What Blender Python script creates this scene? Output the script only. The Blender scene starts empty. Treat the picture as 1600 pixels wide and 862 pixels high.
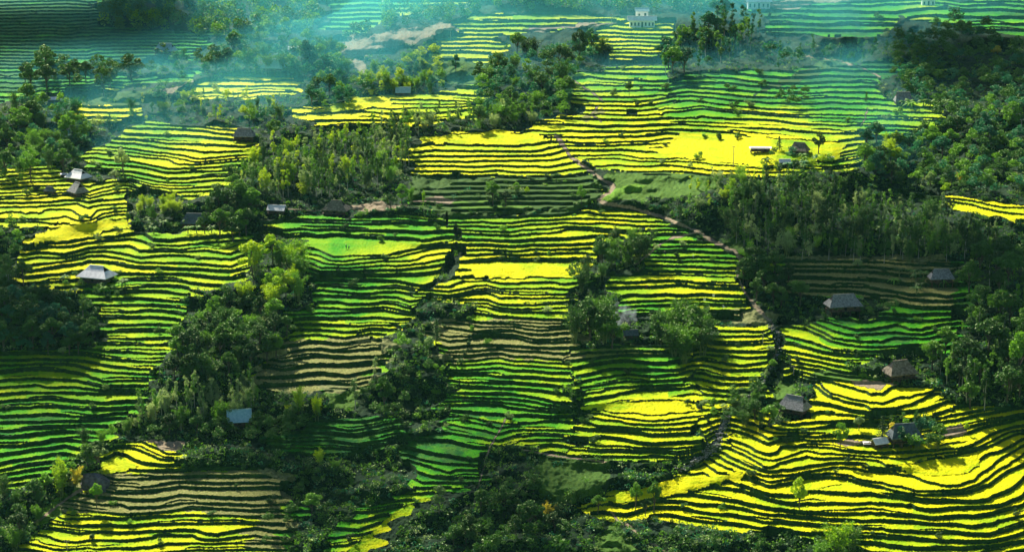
import bpy, math, random
import numpy as np
R = math.radians
random.seed(7)
rng = np.random.default_rng(7)
SC = bpy.context.scene
COL = SC.collection
# ------------------------------------------------------------------ camera, sky, sun, exposure
CAM_Z = 225.0
PITCH = R(13.5)
F = 800 / math.tan(R(14.0))            # focal length in photo pixels (photo is 1600 x 862)
cam_data = bpy.data.cameras.new('camera')
cam = bpy.data.objects.new('camera', cam_data); COL.objects.link(cam)
cam.location = (0, 0, CAM_Z); cam.rotation_euler = (math.pi / 2 - PITCH, 0, 0)
cam_data.angle = 2 * math.atan(800 / F); cam_data.clip_start = 1; cam_data.clip_end = 20000
SC.camera = cam
SUN_EL, SUN_AZ = R(38), R(-26)         # the sun stands beyond the hillside, a little to the left
world = bpy.data.worlds.new('World'); SC.world = world; world.use_nodes = True
wn = world.node_tree.nodes; wl = world.node_tree.links
sky = wn.new('ShaderNodeTexSky'); sky.sky_type = 'NISHITA'; sky.sun_disc = False
sky.sun_elevation = SUN_EL; sky.sun_rotation = SUN_AZ
bg = wn['Background']; wl.new(sky.outputs[0], bg.inputs[0]); bg.inputs[1].default_value = 0.05
sd = bpy.data.lights.new('sun', 'SUN'); sd.energy = 5.0; sd.angle = R(0.5); sd.color = (1, 0.93, 0.78)
sun = bpy.data.objects.new('sun', sd); COL.objects.link(sun)
from mathutils import Vector, Matrix
sv = Vector((math.sin(SUN_AZ) * math.cos(SUN_EL), math.cos(SUN_AZ) * math.cos(SUN_EL), math.sin(SUN_EL)))
sun.rotation_euler = (-sv).to_track_quat('-Z', 'Y').to_euler()
SC.view_settings.view_transform = 'Standard'; SC.view_settings.look = 'None'
SC.view_settings.exposure = 1.08; SC.view_settings.gamma = 1
SC.cycles.use_denoising = True
SC.cycles.max_bounces = 5; SC.cycles.diffuse_bounces = 2; SC.cycles.transmission_bounces = 3
SC.cycles.transparent_max_bounces = 4; SC.cycles.volume_bounces = 1
HAZE = 0.000012

# ------------------------------------------------------------------ material helpers
def material(name):
    m = bpy.data.materials.new(name); m.use_nodes = True
    nt = m.node_tree
    return m, nt, nt.nodes['Principled BSDF'], nt.nodes['Material Output']
def N(nt, kind, **kw):
    n = nt.nodes.new(kind)
    for k, v in kw.items():
        if isinstance(k, str) and hasattr(n, k): setattr(n, k, v)
    return n
def noise(nt, scale, detail=3, rough=0.55):
    tc = N(nt, 'ShaderNodeTexCoord'); n = N(nt, 'ShaderNodeTexNoise')
    n.inputs['Scale'].default_value = scale; n.inputs['Detail'].default_value = detail
    n.inputs['Roughness'].default_value = rough
    nt.links.new(tc.outputs['Object'], n.inputs['Vector'])
    return n
def ramp(nt, src, stops):
    r = N(nt, 'ShaderNodeValToRGB'); e = r.color_ramp.elements
    while len(e) < len(stops): e.new(0.5)
    for i, (p, c) in enumerate(stops):
        e[i].position = p; e[i].color = (*c, 1) if len(c) == 3 else c
    nt.links.new(src, r.inputs[0]); return r.outputs[0]
def mix(nt, fac, a, b, blend='MIX'):
    m = N(nt, 'ShaderNodeMix'); m.data_type = 'RGBA'; m.blend_type = blend
    for i, v in ((0, fac), (6, a), (7, b)):
        if isinstance(v, (int, float)): m.inputs[i].default_value = v
        elif isinstance(v, tuple): m.inputs[i].default_value = (*v, 1)
        else: nt.links.new(v, m.inputs[i])
    return m.outputs[2]
def mathn(nt, op, a, b=0.0, c=None):
    m = N(nt, 'ShaderNodeMath'); m.operation = op
    for i, v in enumerate((a, b) if c is None else (a, b, c)):
        if isinstance(v, (int, float)): m.inputs[i].default_value = v
        else: nt.links.new(v, m.inputs[i])
    return m.outputs[0]
def bump(nt, p, height, strength, dist):
    b = N(nt, 'ShaderNodeBump'); b.inputs['Strength'].default_value = strength; b.inputs['Distance'].default_value = dist
    nt.links.new(height, b.inputs['Height']); nt.links.new(b.outputs[0], p.inputs['Normal'])
def simple(name, c1, c2, scale=1.0, rough=0.8, bmp=0.0, metal=0.0):
    m, nt, p, o = material(name); n = noise(nt, scale, 4)
    nt.links.new(ramp(nt, n.outputs[0], [(0.35, c1), (0.65, c2)]), p.inputs['Base Color'])
    p.inputs['Roughness'].default_value = rough; p.inputs['Metallic'].default_value = metal
    p.inputs['Specular IOR Level'].default_value = 0.25
    if bmp: bump(nt, p, n.outputs[0], 1.0, bmp)
    return m
def leafy(name, c1, c2, transl=0.35, tcol=None):
    """Foliage: the colour varies from plant to plant and from clump to clump, and light passes through the leaves."""
    m, nt, p, o = material(name)
    oi = N(nt, 'ShaderNodeObjectInfo'); n = noise(nt, 0.45, 2)
    f = mathn(nt, 'ADD', mathn(nt, 'MULTIPLY', oi.outputs['Random'], 0.6), mathn(nt, 'MULTIPLY', n.outputs[0], 0.55))
    c = ramp(nt, f, [(0.15, c1), (0.85, c2)])
    d = N(nt, 'ShaderNodeBsdfDiffuse'); t = N(nt, 'ShaderNodeBsdfTranslucent'); g = N(nt, 'ShaderNodeBsdfGlossy')
    g.inputs['Roughness'].default_value = 0.55; g.inputs['Color'].default_value = (0.7, 0.8, 0.5, 1)
    nt.links.new(c, d.inputs[0])
    tc = mix(nt, 1.0, c, tcol or (1.6, 1.5, 0.6), 'MULTIPLY'); nt.links.new(tc, t.inputs[0])
    a = N(nt, 'ShaderNodeMixShader'); a.inputs[0].default_value = transl
    nt.links.new(d.outputs[0], a.inputs[1]); nt.links.new(t.outputs[0], a.inputs[2])
    b = N(nt, 'ShaderNodeMixShader'); b.inputs[0].default_value = 0.06
    nt.links.new(a.outputs[0], b.inputs[1]); nt.links.new(g.outputs[0], b.inputs[2])
    nt.links.new(b.outputs[0], o.inputs[0]); nt.nodes.remove(p)
    return m

# ------------------------------------------------------------------ the hillside
# Every contour is a terrace edge surveyed as photo pixels; a least-squares fit gives each edge one level,
# and the terrain is built in metres from those levels.
ZONES = {}
def zone(name, poly, lines, maxgap=13, flat=1.0):
    P = [tuple(float(a) for a in p.split(',')) for p in poly.split()]
    L = [np.array([[float(a) for a in p.split(',')] for p in l.split()]) for l in lines.strip().split(';') if l.strip()]
    ZONES[name] = (P, L, maxgap, flat)
zone('left_slope', '20,395 60,352 190,338 222,362 400,362 400,440 310,455 275,505 262,545 235,595 215,645 190,670 185,700 130,722 90,748 0,770 -260,800 -260,555 130,545 160,520 150,480 85,450 15,440', '''
40,376 120,362 190,350;
106,380 130,376 175,372 225,366;85,387 125,385 175,377 212,375 237,385 275,387 325,381 370,376 392,375;
67,396 100,399 137,390 200,385 225,394 275,396 325,394 362,399;55,405 100,404 150,395 195,397 217,404 275,402 362,407;
40,417 100,410 155,400 187,405 220,412 362,417;45,426 87,419 150,410 175,412 212,421 362,425;
190,432 262,430 362,436;192,441 262,439 310,446 362,448;180,452 262,448 312,455;170,461 250,457 312,464;
150,471 225,469 312,476;92,480 175,481 225,479 312,484;135,489 187,490 232,487 297,494;150,500 212,498 255,500;
160,511 212,509 250,510;160,521 212,519 270,521;180,530 257,532;150,539 242,541;170,551 240,554;132,556 175,564 232,567;
130,566 175,575 232,579;0,574 32,574;145,580 187,585 225,586;0,587 50,581 100,580 125,586 155,596 212,597;
0,599 62,594 100,592 127,597 155,605 212,606;0,610 57,605 125,605;0,621 45,616 95,614 130,617 212,617;
0,631 75,624 160,632 210,629;85,637 150,642 205,640;73,649 141,654 191,647;60,661 100,660 151,659 189,656;
40,673 100,669 141,668 186,669;20,686 88,678 176,678;0,699 50,697 88,690 151,695;0,713 63,704 100,700 128,707;
0,727 50,718 83,712 110,713;0,738 50,728 80,724;0,746 75,733''', 14)
zone('left_far', '-260,270 90,258 130,283 215,283 200,345 140,356 40,352 -260,380', '''
20,324 80,324 120,320;0,340 50,340 75,327 112,332 137,345;0,349 60,349 130,352;0,308 60,304 130,302;40,286 95,284;0,296 60,292 120,290;
140,300 170,292 205,290;140,310 170,303 200,300;135,318 165,313 195,312;130,328 160,323 190,322;0,315 60,313 115,311;0,332 60,331 80,331''', 9)
zone('left_knoll', '135,262 130,240 190,200 240,190 390,205 392,262 350,290 345,305 260,310 210,282', '''
190,219 285,227 375,232;200,212 285,215 375,222;285,234 325,240 375,239;267,240 310,250 375,245;250,247 285,260 375,254;
230,260 275,267 375,261;257,274 355,270;265,281 350,277;265,287 347,284;175,226 275,236;152,234 250,244;145,241 237,249;
142,247 225,256;135,255 212,262;260,296 340,293;210,203 280,205 375,213''', 9)
zone('middle_left', '400,345 480,338 715,338 700,440 665,470 650,495 600,520 570,530 440,533 440,500 480,470 490,430 470,405 480,375 400,360', '''
450,351 560,354;562,344 712,349;565,351 712,352;550,362 687,365;485,370 560,371 675,379;
525,402 600,401 650,390 687,384 725,385;540,409 612,405 650,395 687,388 725,390;537,416 600,410 650,407 687,399 725,394;
520,421 612,417 675,412 700,404 787,400;500,429 625,423 687,417 725,411 800,407;
500,434 625,432 700,426 762,421;500,441 612,440 662,449 725,449;500,449 562,452 612,450 662,457 700,460 745,452;
500,456 562,461 612,457 645,464;492,465 575,466 612,466 635,474;482,475 575,476 607,476 635,484;472,484 537,484 600,482;
467,494 525,490 587,487 640,494;467,502 537,499 587,499 612,502;467,511 512,509 565,512;462,520 500,517 555,522;
462,528 500,525 537,530 570,525''', 24)
zone('stubble_bowl', '440,533 570,530 600,525 600,560 575,612 400,612 400,575 430,545', '''
447,545 487,537 537,540 580,532;437,555 492,547 537,552 585,546;440,567 492,559 537,562 580,559;
412,575 445,580 492,572 540,575 570,572;410,592 455,591 495,586 540,589 585,581;475,600 500,599 550,602''', 14)
zone('middle_upper', '705,338 840,335 910,325 1040,335 1060,352 1000,360 950,400 905,440 700,445', '''
715,355 800,356;715,361 800,364;685,366 782,369;710,376 777,377;750,385 800,387;
800,342 887,337;912,333 937,339 1037,343;800,350 840,347 862,345 912,342 950,345 1055,351;
800,357 850,355 875,351 950,354;800,365 855,362 887,355 950,361;800,372 862,370 912,362 950,366;812,379 900,375 950,371;
800,387 850,385 895,385 950,381;800,394 887,390;800,401 892,396;800,410 850,407;725,411 800,409 870,410;740,436 800,438 900,435''', 26)
zone('middle', '690,438 915,434 900,470 885,500 905,545 900,640 900,725 850,715 830,700 780,690 700,680 690,640 690,560 655,530 700,500 745,480 690,470 650,465', '''
662,427 700,424 762,420 780,427;715,446 760,440 800,446;
712,465 762,459 787,470;722,478 755,480;735,482 757,484 775,491 800,492 900,495;
690,505 712,506 745,511 800,512;655,526 705,534;800,461 892,462;800,452 892,453;
800,470 892,470;800,477 865,477;800,484 895,482;800,507 850,512 897,509;800,515 832,521 905,517;
710,525 750,526 800,525 837,532 907,531;700,537 750,532 775,530 800,535 837,540 892,540;700,545 750,541 800,544 882,547;
700,551 750,549 775,547 800,551 880,555;707,559 775,555 800,559 887,565;707,566 770,562 800,566 900,571;
697,571 775,570 800,572 887,579;697,580 775,577 800,581 900,586;692,587 750,587 800,591 902,597;695,596 800,600 902,609;
695,605 800,609 887,619;695,614 800,617 875,632;705,622 800,625 862,635;717,635 775,634 800,640 855,646;
700,645 800,650 870,655;800,654 840,652;800,664 875,660 918,666;810,671 923,678;835,680 901,685;868,690 930,692;868,698 913,707''', 13)
zone('middle_fields', '878,545 925,540 1065,540 1082,560 1075,600 1100,625 1105,655 1100,705 1075,722 900,722 897,640', '''
877,560 925,552 975,550 1055,550;900,566 937,560 987,557 1070,556;892,580 937,570 975,566 1025,570 1077,564;
905,590 950,579 1012,579 1062,580;907,599 950,589 987,585 1012,589 1062,587;915,607 975,597 1027,597;
912,617 962,607 1030,604;887,629 950,622 1000,611 1082,607;885,640 950,634 1092,627;
961,645 1039,650 1090,640;926,645 976,655 1039,659 1095,650;891,650 976,661;911,659 938,668 986,670;1032,669 1095,664;
974,675 1027,683 1092,680;943,684 1014,697 1097,693;901,695 994,700;913,707 969,709;1019,705 1070,708;900,716 1060,718''', 26)
zone('upper_pond_fields', '945,425 1000,428 1060,420 1160,432 1155,500 1100,500 1020,492 955,495', '''
950,447 987,449;1000,432 1050,430 1140,436;955,457 1012,455 1050,452 1150,457;955,467 1012,465 1035,462;962,479 1025,475;967,487 1017,484;
1050,441 1150,449;1050,447 1150,456;1097,469 1150,474;1097,477 1145,480;1102,489 1137,491''', 14)
zone('by_the_track', '1005,350 1060,352 1110,375 1160,410 1158,432 1000,430 990,400 1000,370', '''
1017,355 1072,358;1017,362 1072,362;1007,370 1030,369;1037,380 1095,380;1037,387 1082,387;1012,396 1082,396 1120,397;1007,410 1150,412;
1012,417 1145,422;1012,427 1145,428;1030,404 1110,405''', 10)
zone('stream_bank', '1105,508 1200,508 1218,540 1215,600 1190,660 1150,700 1100,690 1080,600 1085,560', '''
1112,517 1190,519;1115,527 1200,525;1105,534 1150,535 1200,532;1125,540 1175,539;1112,550 1175,552;1112,557 1155,562 1200,560;
1117,569 1162,574 1200,567;1100,574 1137,581 1200,580;1090,586 1137,592 1187,595;1090,596 1137,602 1187,604;1105,611 1160,613;
1105,619 1150,621;1105,628 1150,630;1105,640 1140,641''', 12)
zone('right_bowl', '1205,405 1490,408 1510,440 1505,520 1490,550 1400,555 1345,565 1330,590 1225,595 1205,520 1250,500 1380,495 1380,470 1240,460', '''
1242,426 1375,428;1242,437 1375,441;1262,449 1350,451 1425,462 1487,466;1332,459 1400,464 1425,471 1487,474;1387,476 1437,484 1480,484;
1380,492 1420,495 1480,492;1392,501 1417,505 1480,501;1322,512 1340,517 1400,511 1432,517 1482,507;
1300,517 1337,525 1387,521 1437,525 1495,512;1300,530 1342,535 1387,530 1437,532 1480,525;
1215,511 1260,517 1307,537 1350,545 1450,540 1477,534;1222,525 1262,537 1307,549 1337,552 1450,549;1237,540 1297,556;1235,551 1310,567;
1240,560 1325,577;1232,574 1285,582''', 11)
zone('right_lower_bowl', '1235,583 1290,585 1345,590 1400,600 1480,612 1500,640 1490,655 1400,650 1330,655 1260,665 1240,640 1270,620', '''
1300,602 1370,622 1417,605;1287,612 1372,631 1432,617;1270,600 1300,622 1360,639 1412,637 1462,615;1285,592 1340,600 1400,598;
1242,585 1275,595;1280,632 1360,650 1440,645 1480,630;1290,645 1350,657''', 13)
zone('front_right', '900,790 960,770 1040,745 1110,712 1130,680 1180,672 1260,655 1300,645 1400,655 1490,655 1510,635 1860,640 1860,1010 1440,1010 1410,870 1330,860 1250,840 1140,832 1030,812 960,815', '''
1230,668 1300,660 1400,662;1225,685 1300,684 1400,690;1331,696 1400,700 1475,687 1545,669 1600,655;1215,700 1300,700 1331,708 1391,710 1447,707 1515,700 1553,680 1590,668;
1527,650 1578,642;1558,658 1603,650;
1200,718 1220,720 1260,705;1200,734 1238,721 1308,718 1379,722;1369,728 1419,729 1447,720 1497,712 1548,700 1590,678;
1200,746 1250,743 1296,733 1326,732 1356,738 1414,742 1452,753 1490,760 1520,752 1550,733 1565,720 1603,695;
1150,737 1200,756 1268,743 1313,742 1364,756 1427,766 1502,768 1540,752 1588,720 1610,705;
1155,748 1200,768 1268,758 1313,753 1364,766 1427,778 1515,776 1555,765 1575,748 1603,730;
1140,755 1170,768 1200,778 1240,778 1260,773 1321,776 1401,780 1439,786 1540,788 1578,771 1603,748;
1117,763 1160,770 1203,783 1233,791 1290,788 1341,789 1389,790 1439,796 1502,798 1565,793 1593,781 1610,765;
1082,775 1127,783 1200,797 1250,804 1338,804 1414,808 1452,811 1527,811 1603,790;
1052,787 1127,793 1203,806 1286,814 1380,817 1452,820 1527,826 1603,806;
1059,796 1127,807 1200,818 1331,826 1401,833 1477,834 1540,839 1603,822;1032,807 1127,820 1203,829 1248,836 1417,844 1490,849 1553,849 1603,835;
1349,852 1412,860 1500,861 1600,850;1400,872 1500,873 1600,863;940,788 980,800;1136,673 1165,680 1200,698;1133,687 1160,696 1190,712;1128,709 1142,718 1165,727;1115,715 1131,723 1155,735;1097,725 1111,734 1130,745;1060,745 1085,755;1560,741 1588,728 1610,718''', 13)
zone('bright_plateau', '630,228 690,207 790,205 860,212 905,240 930,265 920,280 800,282 635,275', '''
637,231 687,227 800,231 847,227 870,222;642,240 725,237 800,239 837,237 870,231;650,247 725,246 800,246 850,245 880,239;
637,255 725,254 800,254 862,252 887,246;637,261 800,262 862,262 902,254;637,269 725,269 800,271 862,271 922,264''', 30)
zone('wide_bright_fields', '800,205 890,180 1070,178 1200,185 1330,195 1400,210 1345,235 1340,262 1220,276 1120,274 940,268 900,240 870,215', '''
882,219 1000,217;887,225 1012,222 1060,217;892,231 970,231 1025,227;895,237 975,237;897,245 965,243 995,250 1050,249;905,252 960,252;920,261 975,260;
990,255 1050,252 1120,258 1200,265;975,262 1050,260 1125,269 1200,272;820,200 880,199 940,203;850,206 960,207 1040,206;1100,185 1200,190 1330,200;
1050,197 1150,200 1330,212;1040,210 1120,215 1200,228 1300,236;1060,225 1150,236 1300,248''', 16, 0.75)
zone('upper_centre_steps', '895,180 895,150 905,118 935,105 1035,103 1055,140 1050,180', '''
940,111 1032,109;960,118 1032,118;912,122 955,127 1032,129;915,135 1032,136;905,145 1040,142;900,152 955,152 1020,152 1050,147;
897,165 950,167 1010,166;900,173 1000,174''', 8)
zone('upper_right_steps', '1050,185 1040,140 1070,118 1180,112 1330,100 1420,95 1480,105 1380,120 1370,150 1470,165 1480,205 1400,212 1340,205 1200,195', '''
1107,122 1200,132 1350,130;1100,129 1200,139 1350,138;1082,138 1200,147 1350,147;1082,145 1200,155 1350,156;1050,157 1075,152 1200,162 1350,165;
1030,167 1075,159 1200,172 1350,174;1050,173 1100,168 1200,178 1350,183;1050,182 1100,176 1200,185 1350,193;1250,106 1340,106;1250,113 1340,113;
1380,170 1480,173;1380,180 1475,183;1365,188 1470,192;1345,198 1460,203''', 8)
zone('white_house_steps', '890,75 925,45 990,33 1060,35 1050,75 1030,100 940,100 920,85', '''
960,40 1050,42;945,47 1035,48;925,54 1035,55;922,60 1035,61;935,67 1030,68;960,74 1040,73;940,84 1020,85;940,92 1015,93;938,100 1015,101''', 8)
zone('top_right_steps', '1180,5 1860,-10 1860,70 1530,50 1420,28 1390,60 1200,55', '''
1180,14 1300,12 1480,7;1190,20 1400,22;1190,30 1400,32;1190,40 1400,42;1190,50 1400,51;1500,4 1700,5;1500,12 1700,12;1520,22 1700,23;1530,31 1700,32;1530,40 1700,41;1530,49 1700,49''', 10)
zone('top_left_steps', '-260,-30 160,-30 165,40 215,45 360,48 300,90 200,98 60,95 40,120 -260,130', '''
-200,5 160,4;-200,56 330,52;-200,110 40,108''', 5.2)
zone('valley_steps', '-260,120 120,118 240,120 330,108 290,130 180,140 60,158 -260,165', '''0,125 200,124 300,114;0,146 160,138''', 7)
zone('top_centre_steps', '495,-30 700,-30 800,-20 760,0 650,18 620,30 560,52 500,50 520,20', '''520,5 650,3;520,20 640,18;525,34 600,32''', 8)
zone('mid_top_steps', '720,25 760,20 900,20 980,30 930,42 880,48 790,60 770,100 680,100 670,75 720,55', '''
735,25 880,24;735,36 870,35;690,58 780,56;680,72 755,71;678,85 750,86;680,96 748,97''', 7.5)
zone('yellow_spur', '450,178 560,150 620,147 700,143 710,132 765,130 760,185 640,200 500,200', '''
545,170 620,172 690,168;600,157 680,157 700,161;610,163 690,163;700,138 755,140;690,148 755,152;700,158 750,162;600,181 700,178 750,172;455,182 545,180;460,190 640,191''', 9)
zone('yellow_spur_west', '285,150 320,125 360,115 470,122 465,150 330,158', '''
340,128 400,130 460,127;320,137 400,136 460,137;300,148 400,146 460,145''', 9)
zone('west_small_field', '95,185 120,165 215,158 220,185 170,195 120,195','''100,187 200,186;150,170 210,168''', 9)
zone('garden_plots', '700,283 800,280 930,276 945,300 905,325 760,332 700,330 640,325 650,300', '700,289 900,287;700,297 900,295;720,305 900,303;740,314 900,311;760,322 900,319', 9)
zone('front_left', '190,690 260,685 300,735 400,728 450,750 440,775 480,800 450,840 470,870 420,1010 -100,1010 20,862 60,835 95,785 150,735', '''
224,693 269,712;209,703 247,718;189,713 219,726 272,729;154,733 227,738 279,738;184,751 277,748 390,746;
171,758 227,763 277,756 400,758;186,772 239,771 277,765 400,766;106,784 149,795;186,781 234,784 282,776 400,782;
176,789 239,794 290,786 400,791;91,796 133,805;141,801 201,805 252,801 302,795 400,799;106,811 174,812 201,811 302,805 400,809;
87,819 126,824 199,823 239,821 297,819 400,819;73,826 126,834 201,833 302,830 340,838 400,826;
63,836 113,848 214,844 252,839 302,838 325,847 400,838;48,849 88,859 200,858 300,850 400,850''', 13)
zone('green_gully', '700,660 800,650 830,680 780,695 760,710 745,760 690,765 640,800 560,870 480,870 560,800 640,770 630,690', '''
715,650 765,660 800,664;712,658 773,668;715,668 770,678;700,666 768,683;695,678 768,690;692,690 730,700 760,702;
640,702 690,712 730,720;634,712 680,724 740,728;644,723 692,738;637,736 677,748;634,746 664,757;620,775 700,770;590,800 640,790;560,830 600,815;530,855 580,840''', 16, .8)
zone('dark_bowl', '480,660 540,652 620,650 640,680 600,705 500,715 410,705 400,690', '''488,668 551,673 609,662;488,678 551,683 609,672;500,690 560,695 610,686;420,700 500,702''', 10)
zone('right_ledge', '1375,292 1480,308 1620,325 1860,330 1860,360 1600,350 1480,330', '''1385,300 1490,318 1600,338;1480,312 1600,326''', 16, .5)

U0, U1, DU = -200.0, 1800.0, 1.35
VROWS = np.concatenate([np.arange(960, -60, -0.95), np.linspace(-62, -190, 60)])
UC = np.arange(U0, U1 + 0.1, DU)
nU, nV = len(UC), len(VROWS)

def fit_warp():
    """least squares: V(u,v) = v + D(u,v) is constant along every surveyed edge, D smooth"""
    gu, gv = np.arange(-280, 1900, 20.0), np.arange(-440, 1040, 10.0)
    nu, nv = len(gu), len(gv)
    pts, lid = [], []
    k = 0
    for P, L, mg, fl in ZONES.values():
        for l in L:
            s = np.concatenate([[0], np.cumsum(np.abs(np.diff(l[:, 0])) + 1e-3)])
            t = np.arange(0, s[-1], 6.0)
            pts.append(np.stack([np.interp(t, s, l[:, 0]), np.interp(t, s, l[:, 1])], 1)); lid.append(np.full(len(t), k)); k += 1
    pts = np.concatenate(pts); lid = np.concatenate(lid); nl = k
    fu = (pts[:, 0] - gu[0]) / 20; fv = (pts[:, 1] - gv[0]) / 10
    iu = fu.astype(int); iv = fv.astype(int); fu -= iu; fv -= iv
    idx = np.stack([iv * nu + iu, iv * nu + iu + 1, (iv + 1) * nu + iu, (iv + 1) * nu + iu + 1])
    w = np.stack([(1 - fv) * (1 - fu), (1 - fv) * fu, fv * (1 - fu), fv * fu])
    cnt = np.bincount(lid, minlength=nl).astype(float)
    def cen(r): return r - (np.bincount(lid, r, nl) / cnt)[lid]
    def A(x): return cen((w * x[idx]).sum(0))
    def AT(r):
        r = cen(r); return np.bincount(idx.ravel(), (w * r).ravel(), nu * nv)
    def reg(x):
        g = x.reshape(nv, nu); o = 0.0006 * g.copy()
        for ax, lam in ((1, 0.012), (0, 0.05)):
            d = np.diff(g, axis=ax)
            z = np.zeros_like(g)
            if ax == 1: z[:, :-1] -= d; z[:, 1:] += d
            else: z[:-1] -= d; z[1:] += d
            o += lam * z
        return o.ravel()
    b = -AT(pts[:, 1]); x = np.zeros(nu * nv)
    op = lambda y: AT(A(y)) + reg(y)
    r = b - op(x); p = r.copy(); rs = r @ r
    for _ in range(1500):
        q = op(p); a = rs / (p @ q); x += a * p; r -= a * q; rn = r @ r
        if rn < 1e-4: break
        p = r + rn / rs * p; rs = rn
    V = pts[:, 1] + (w * x[idx]).sum(0)
    c = np.bincount(lid, V, nl) / cnt
    print('fit residual', np.abs(V - c[lid]).mean(), np.abs(x).max())
    return gu, gv, x.reshape(nv, nu), c
GU, GV, DG, CL = fit_warp()

def bilin(g, u, v, gu, gv):
    fu = np.clip((u - gu[0]) / (gu[1] - gu[0]), 0, len(gu) - 1.001); fv = np.clip((v - gv[0]) / (gv[1] - gv[0]), 0, len(gv) - 1.001)
    iu = fu.astype(int); iv = fv.astype(int); fu = fu - iu; fv = fv - iv
    return (g[iv, iu] * (1 - fu) + g[iv, iu + 1] * fu) * (1 - fv) + (g[iv + 1, iu] * (1 - fu) + g[iv + 1, iu + 1] * fu) * fv
def vnoise(u, v, su, sv_, seed):
    """smooth value noise in [-1, 1]"""
    r = np.random.default_rng(seed); T = r.uniform(-1, 1, (64, 64))
    a = u / su + 1000; b = v / sv_ + 1000
    ia = np.floor(a).astype(int); ib = np.floor(b).astype(int); fa = a - ia; fb = b - ib
    fa = fa * fa * (3 - 2 * fa); fb = fb * fb * (3 - 2 * fb)
    g = lambda i, j: T[(ib + j) % 64, (ia + i) % 64]
    return (g(0, 0) * (1 - fa) + g(1, 0) * fa) * (1 - fb) + (g(0, 1) * (1 - fa) + g(1, 1) * fa) * fb
def inside(poly, u, v):
    res = np.zeros(u.shape, bool); n = len(poly)
    for i in range(n):
        (x0, y0), (x1, y1) = poly[i], poly[(i + 1) % n]
        if y0 == y1: continue
        c = ((y0 > v) != (y1 > v)) & (u < (x1 - x0) * (v - y0) / (y1 - y0) + x0)
        res ^= c
    return res
def pts_of(s): return [tuple(float(a) for a in p.split(',')) for p in s.split()]
def dist_line(s, u, v):
    """distance in photo pixels from a polyline"""
    P = pts_of(s) if isinstance(s, str) else s; d = np.full(u.shape, 1e9)
    for (x0, y0), (x1, y1) in zip(P[:-1], P[1:]):
        L2 = (x1 - x0) ** 2 + (y1 - y0) ** 2
        t = np.clip(((u - x0) * (x1 - x0) + (v - y0) * (y1 - y0)) / L2, 0, 1)
        d = np.minimum(d, np.hypot(u - x0 - t * (x1 - x0), v - y0 - t * (y1 - y0)))
    return d

def tan_of(v):
    y = -(v - 431) / F
    return (math.sin(PITCH) - y * math.cos(PITCH)) / (math.cos(PITCH) + y * math.sin(PITCH))
def dirY(v): return math.cos(PITCH) - (v - 431) / F * math.sin(PITCH)
# mean profile: distance as a function of the level V, from the slope of the ground at each level
_vv = np.arange(1030, -460, -1.0); _d = np.zeros_like(_vv); _d[0] = 560.0
for i in range(1, len(_vv)):
    V = _vv[i]
    s = np.interp(V, [-400, -60, 60, 105, 125, 180, 215, 300, 330, 500, 700, 900], [.14, .09, .14, .14, .11, .11, .17, .15, .22, .28, .32, .32])
    t = tan_of(V); dth = abs(math.atan(tan_of(V - .5)) - math.atan(tan_of(V + .5)))
    _d[i] = _d[i - 1] + _d[i - 1] * (1 + t * t) * dth / (s + t)
_z = CAM_Z - _d * tan_of(_vv)
def Zc(V): return np.interp(-V, -_vv, _z)
print('distance bottom/mid/top', np.interp(-862, -_vv, _d), np.interp(-431, -_vv, _d), np.interp(0, -_vv, _d))

uu, vv = np.meshgrid(UC, VROWS)
D = bilin(DG, uu, vv, GU, GV)
V = vv + D
V += 1.5 * vnoise(uu, vv, 52, 40, 6) + 1.0 * vnoise(uu, vv, 26, 14, 1) + 0.45 * vnoise(uu, vv, 8, 6, 2)
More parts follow.
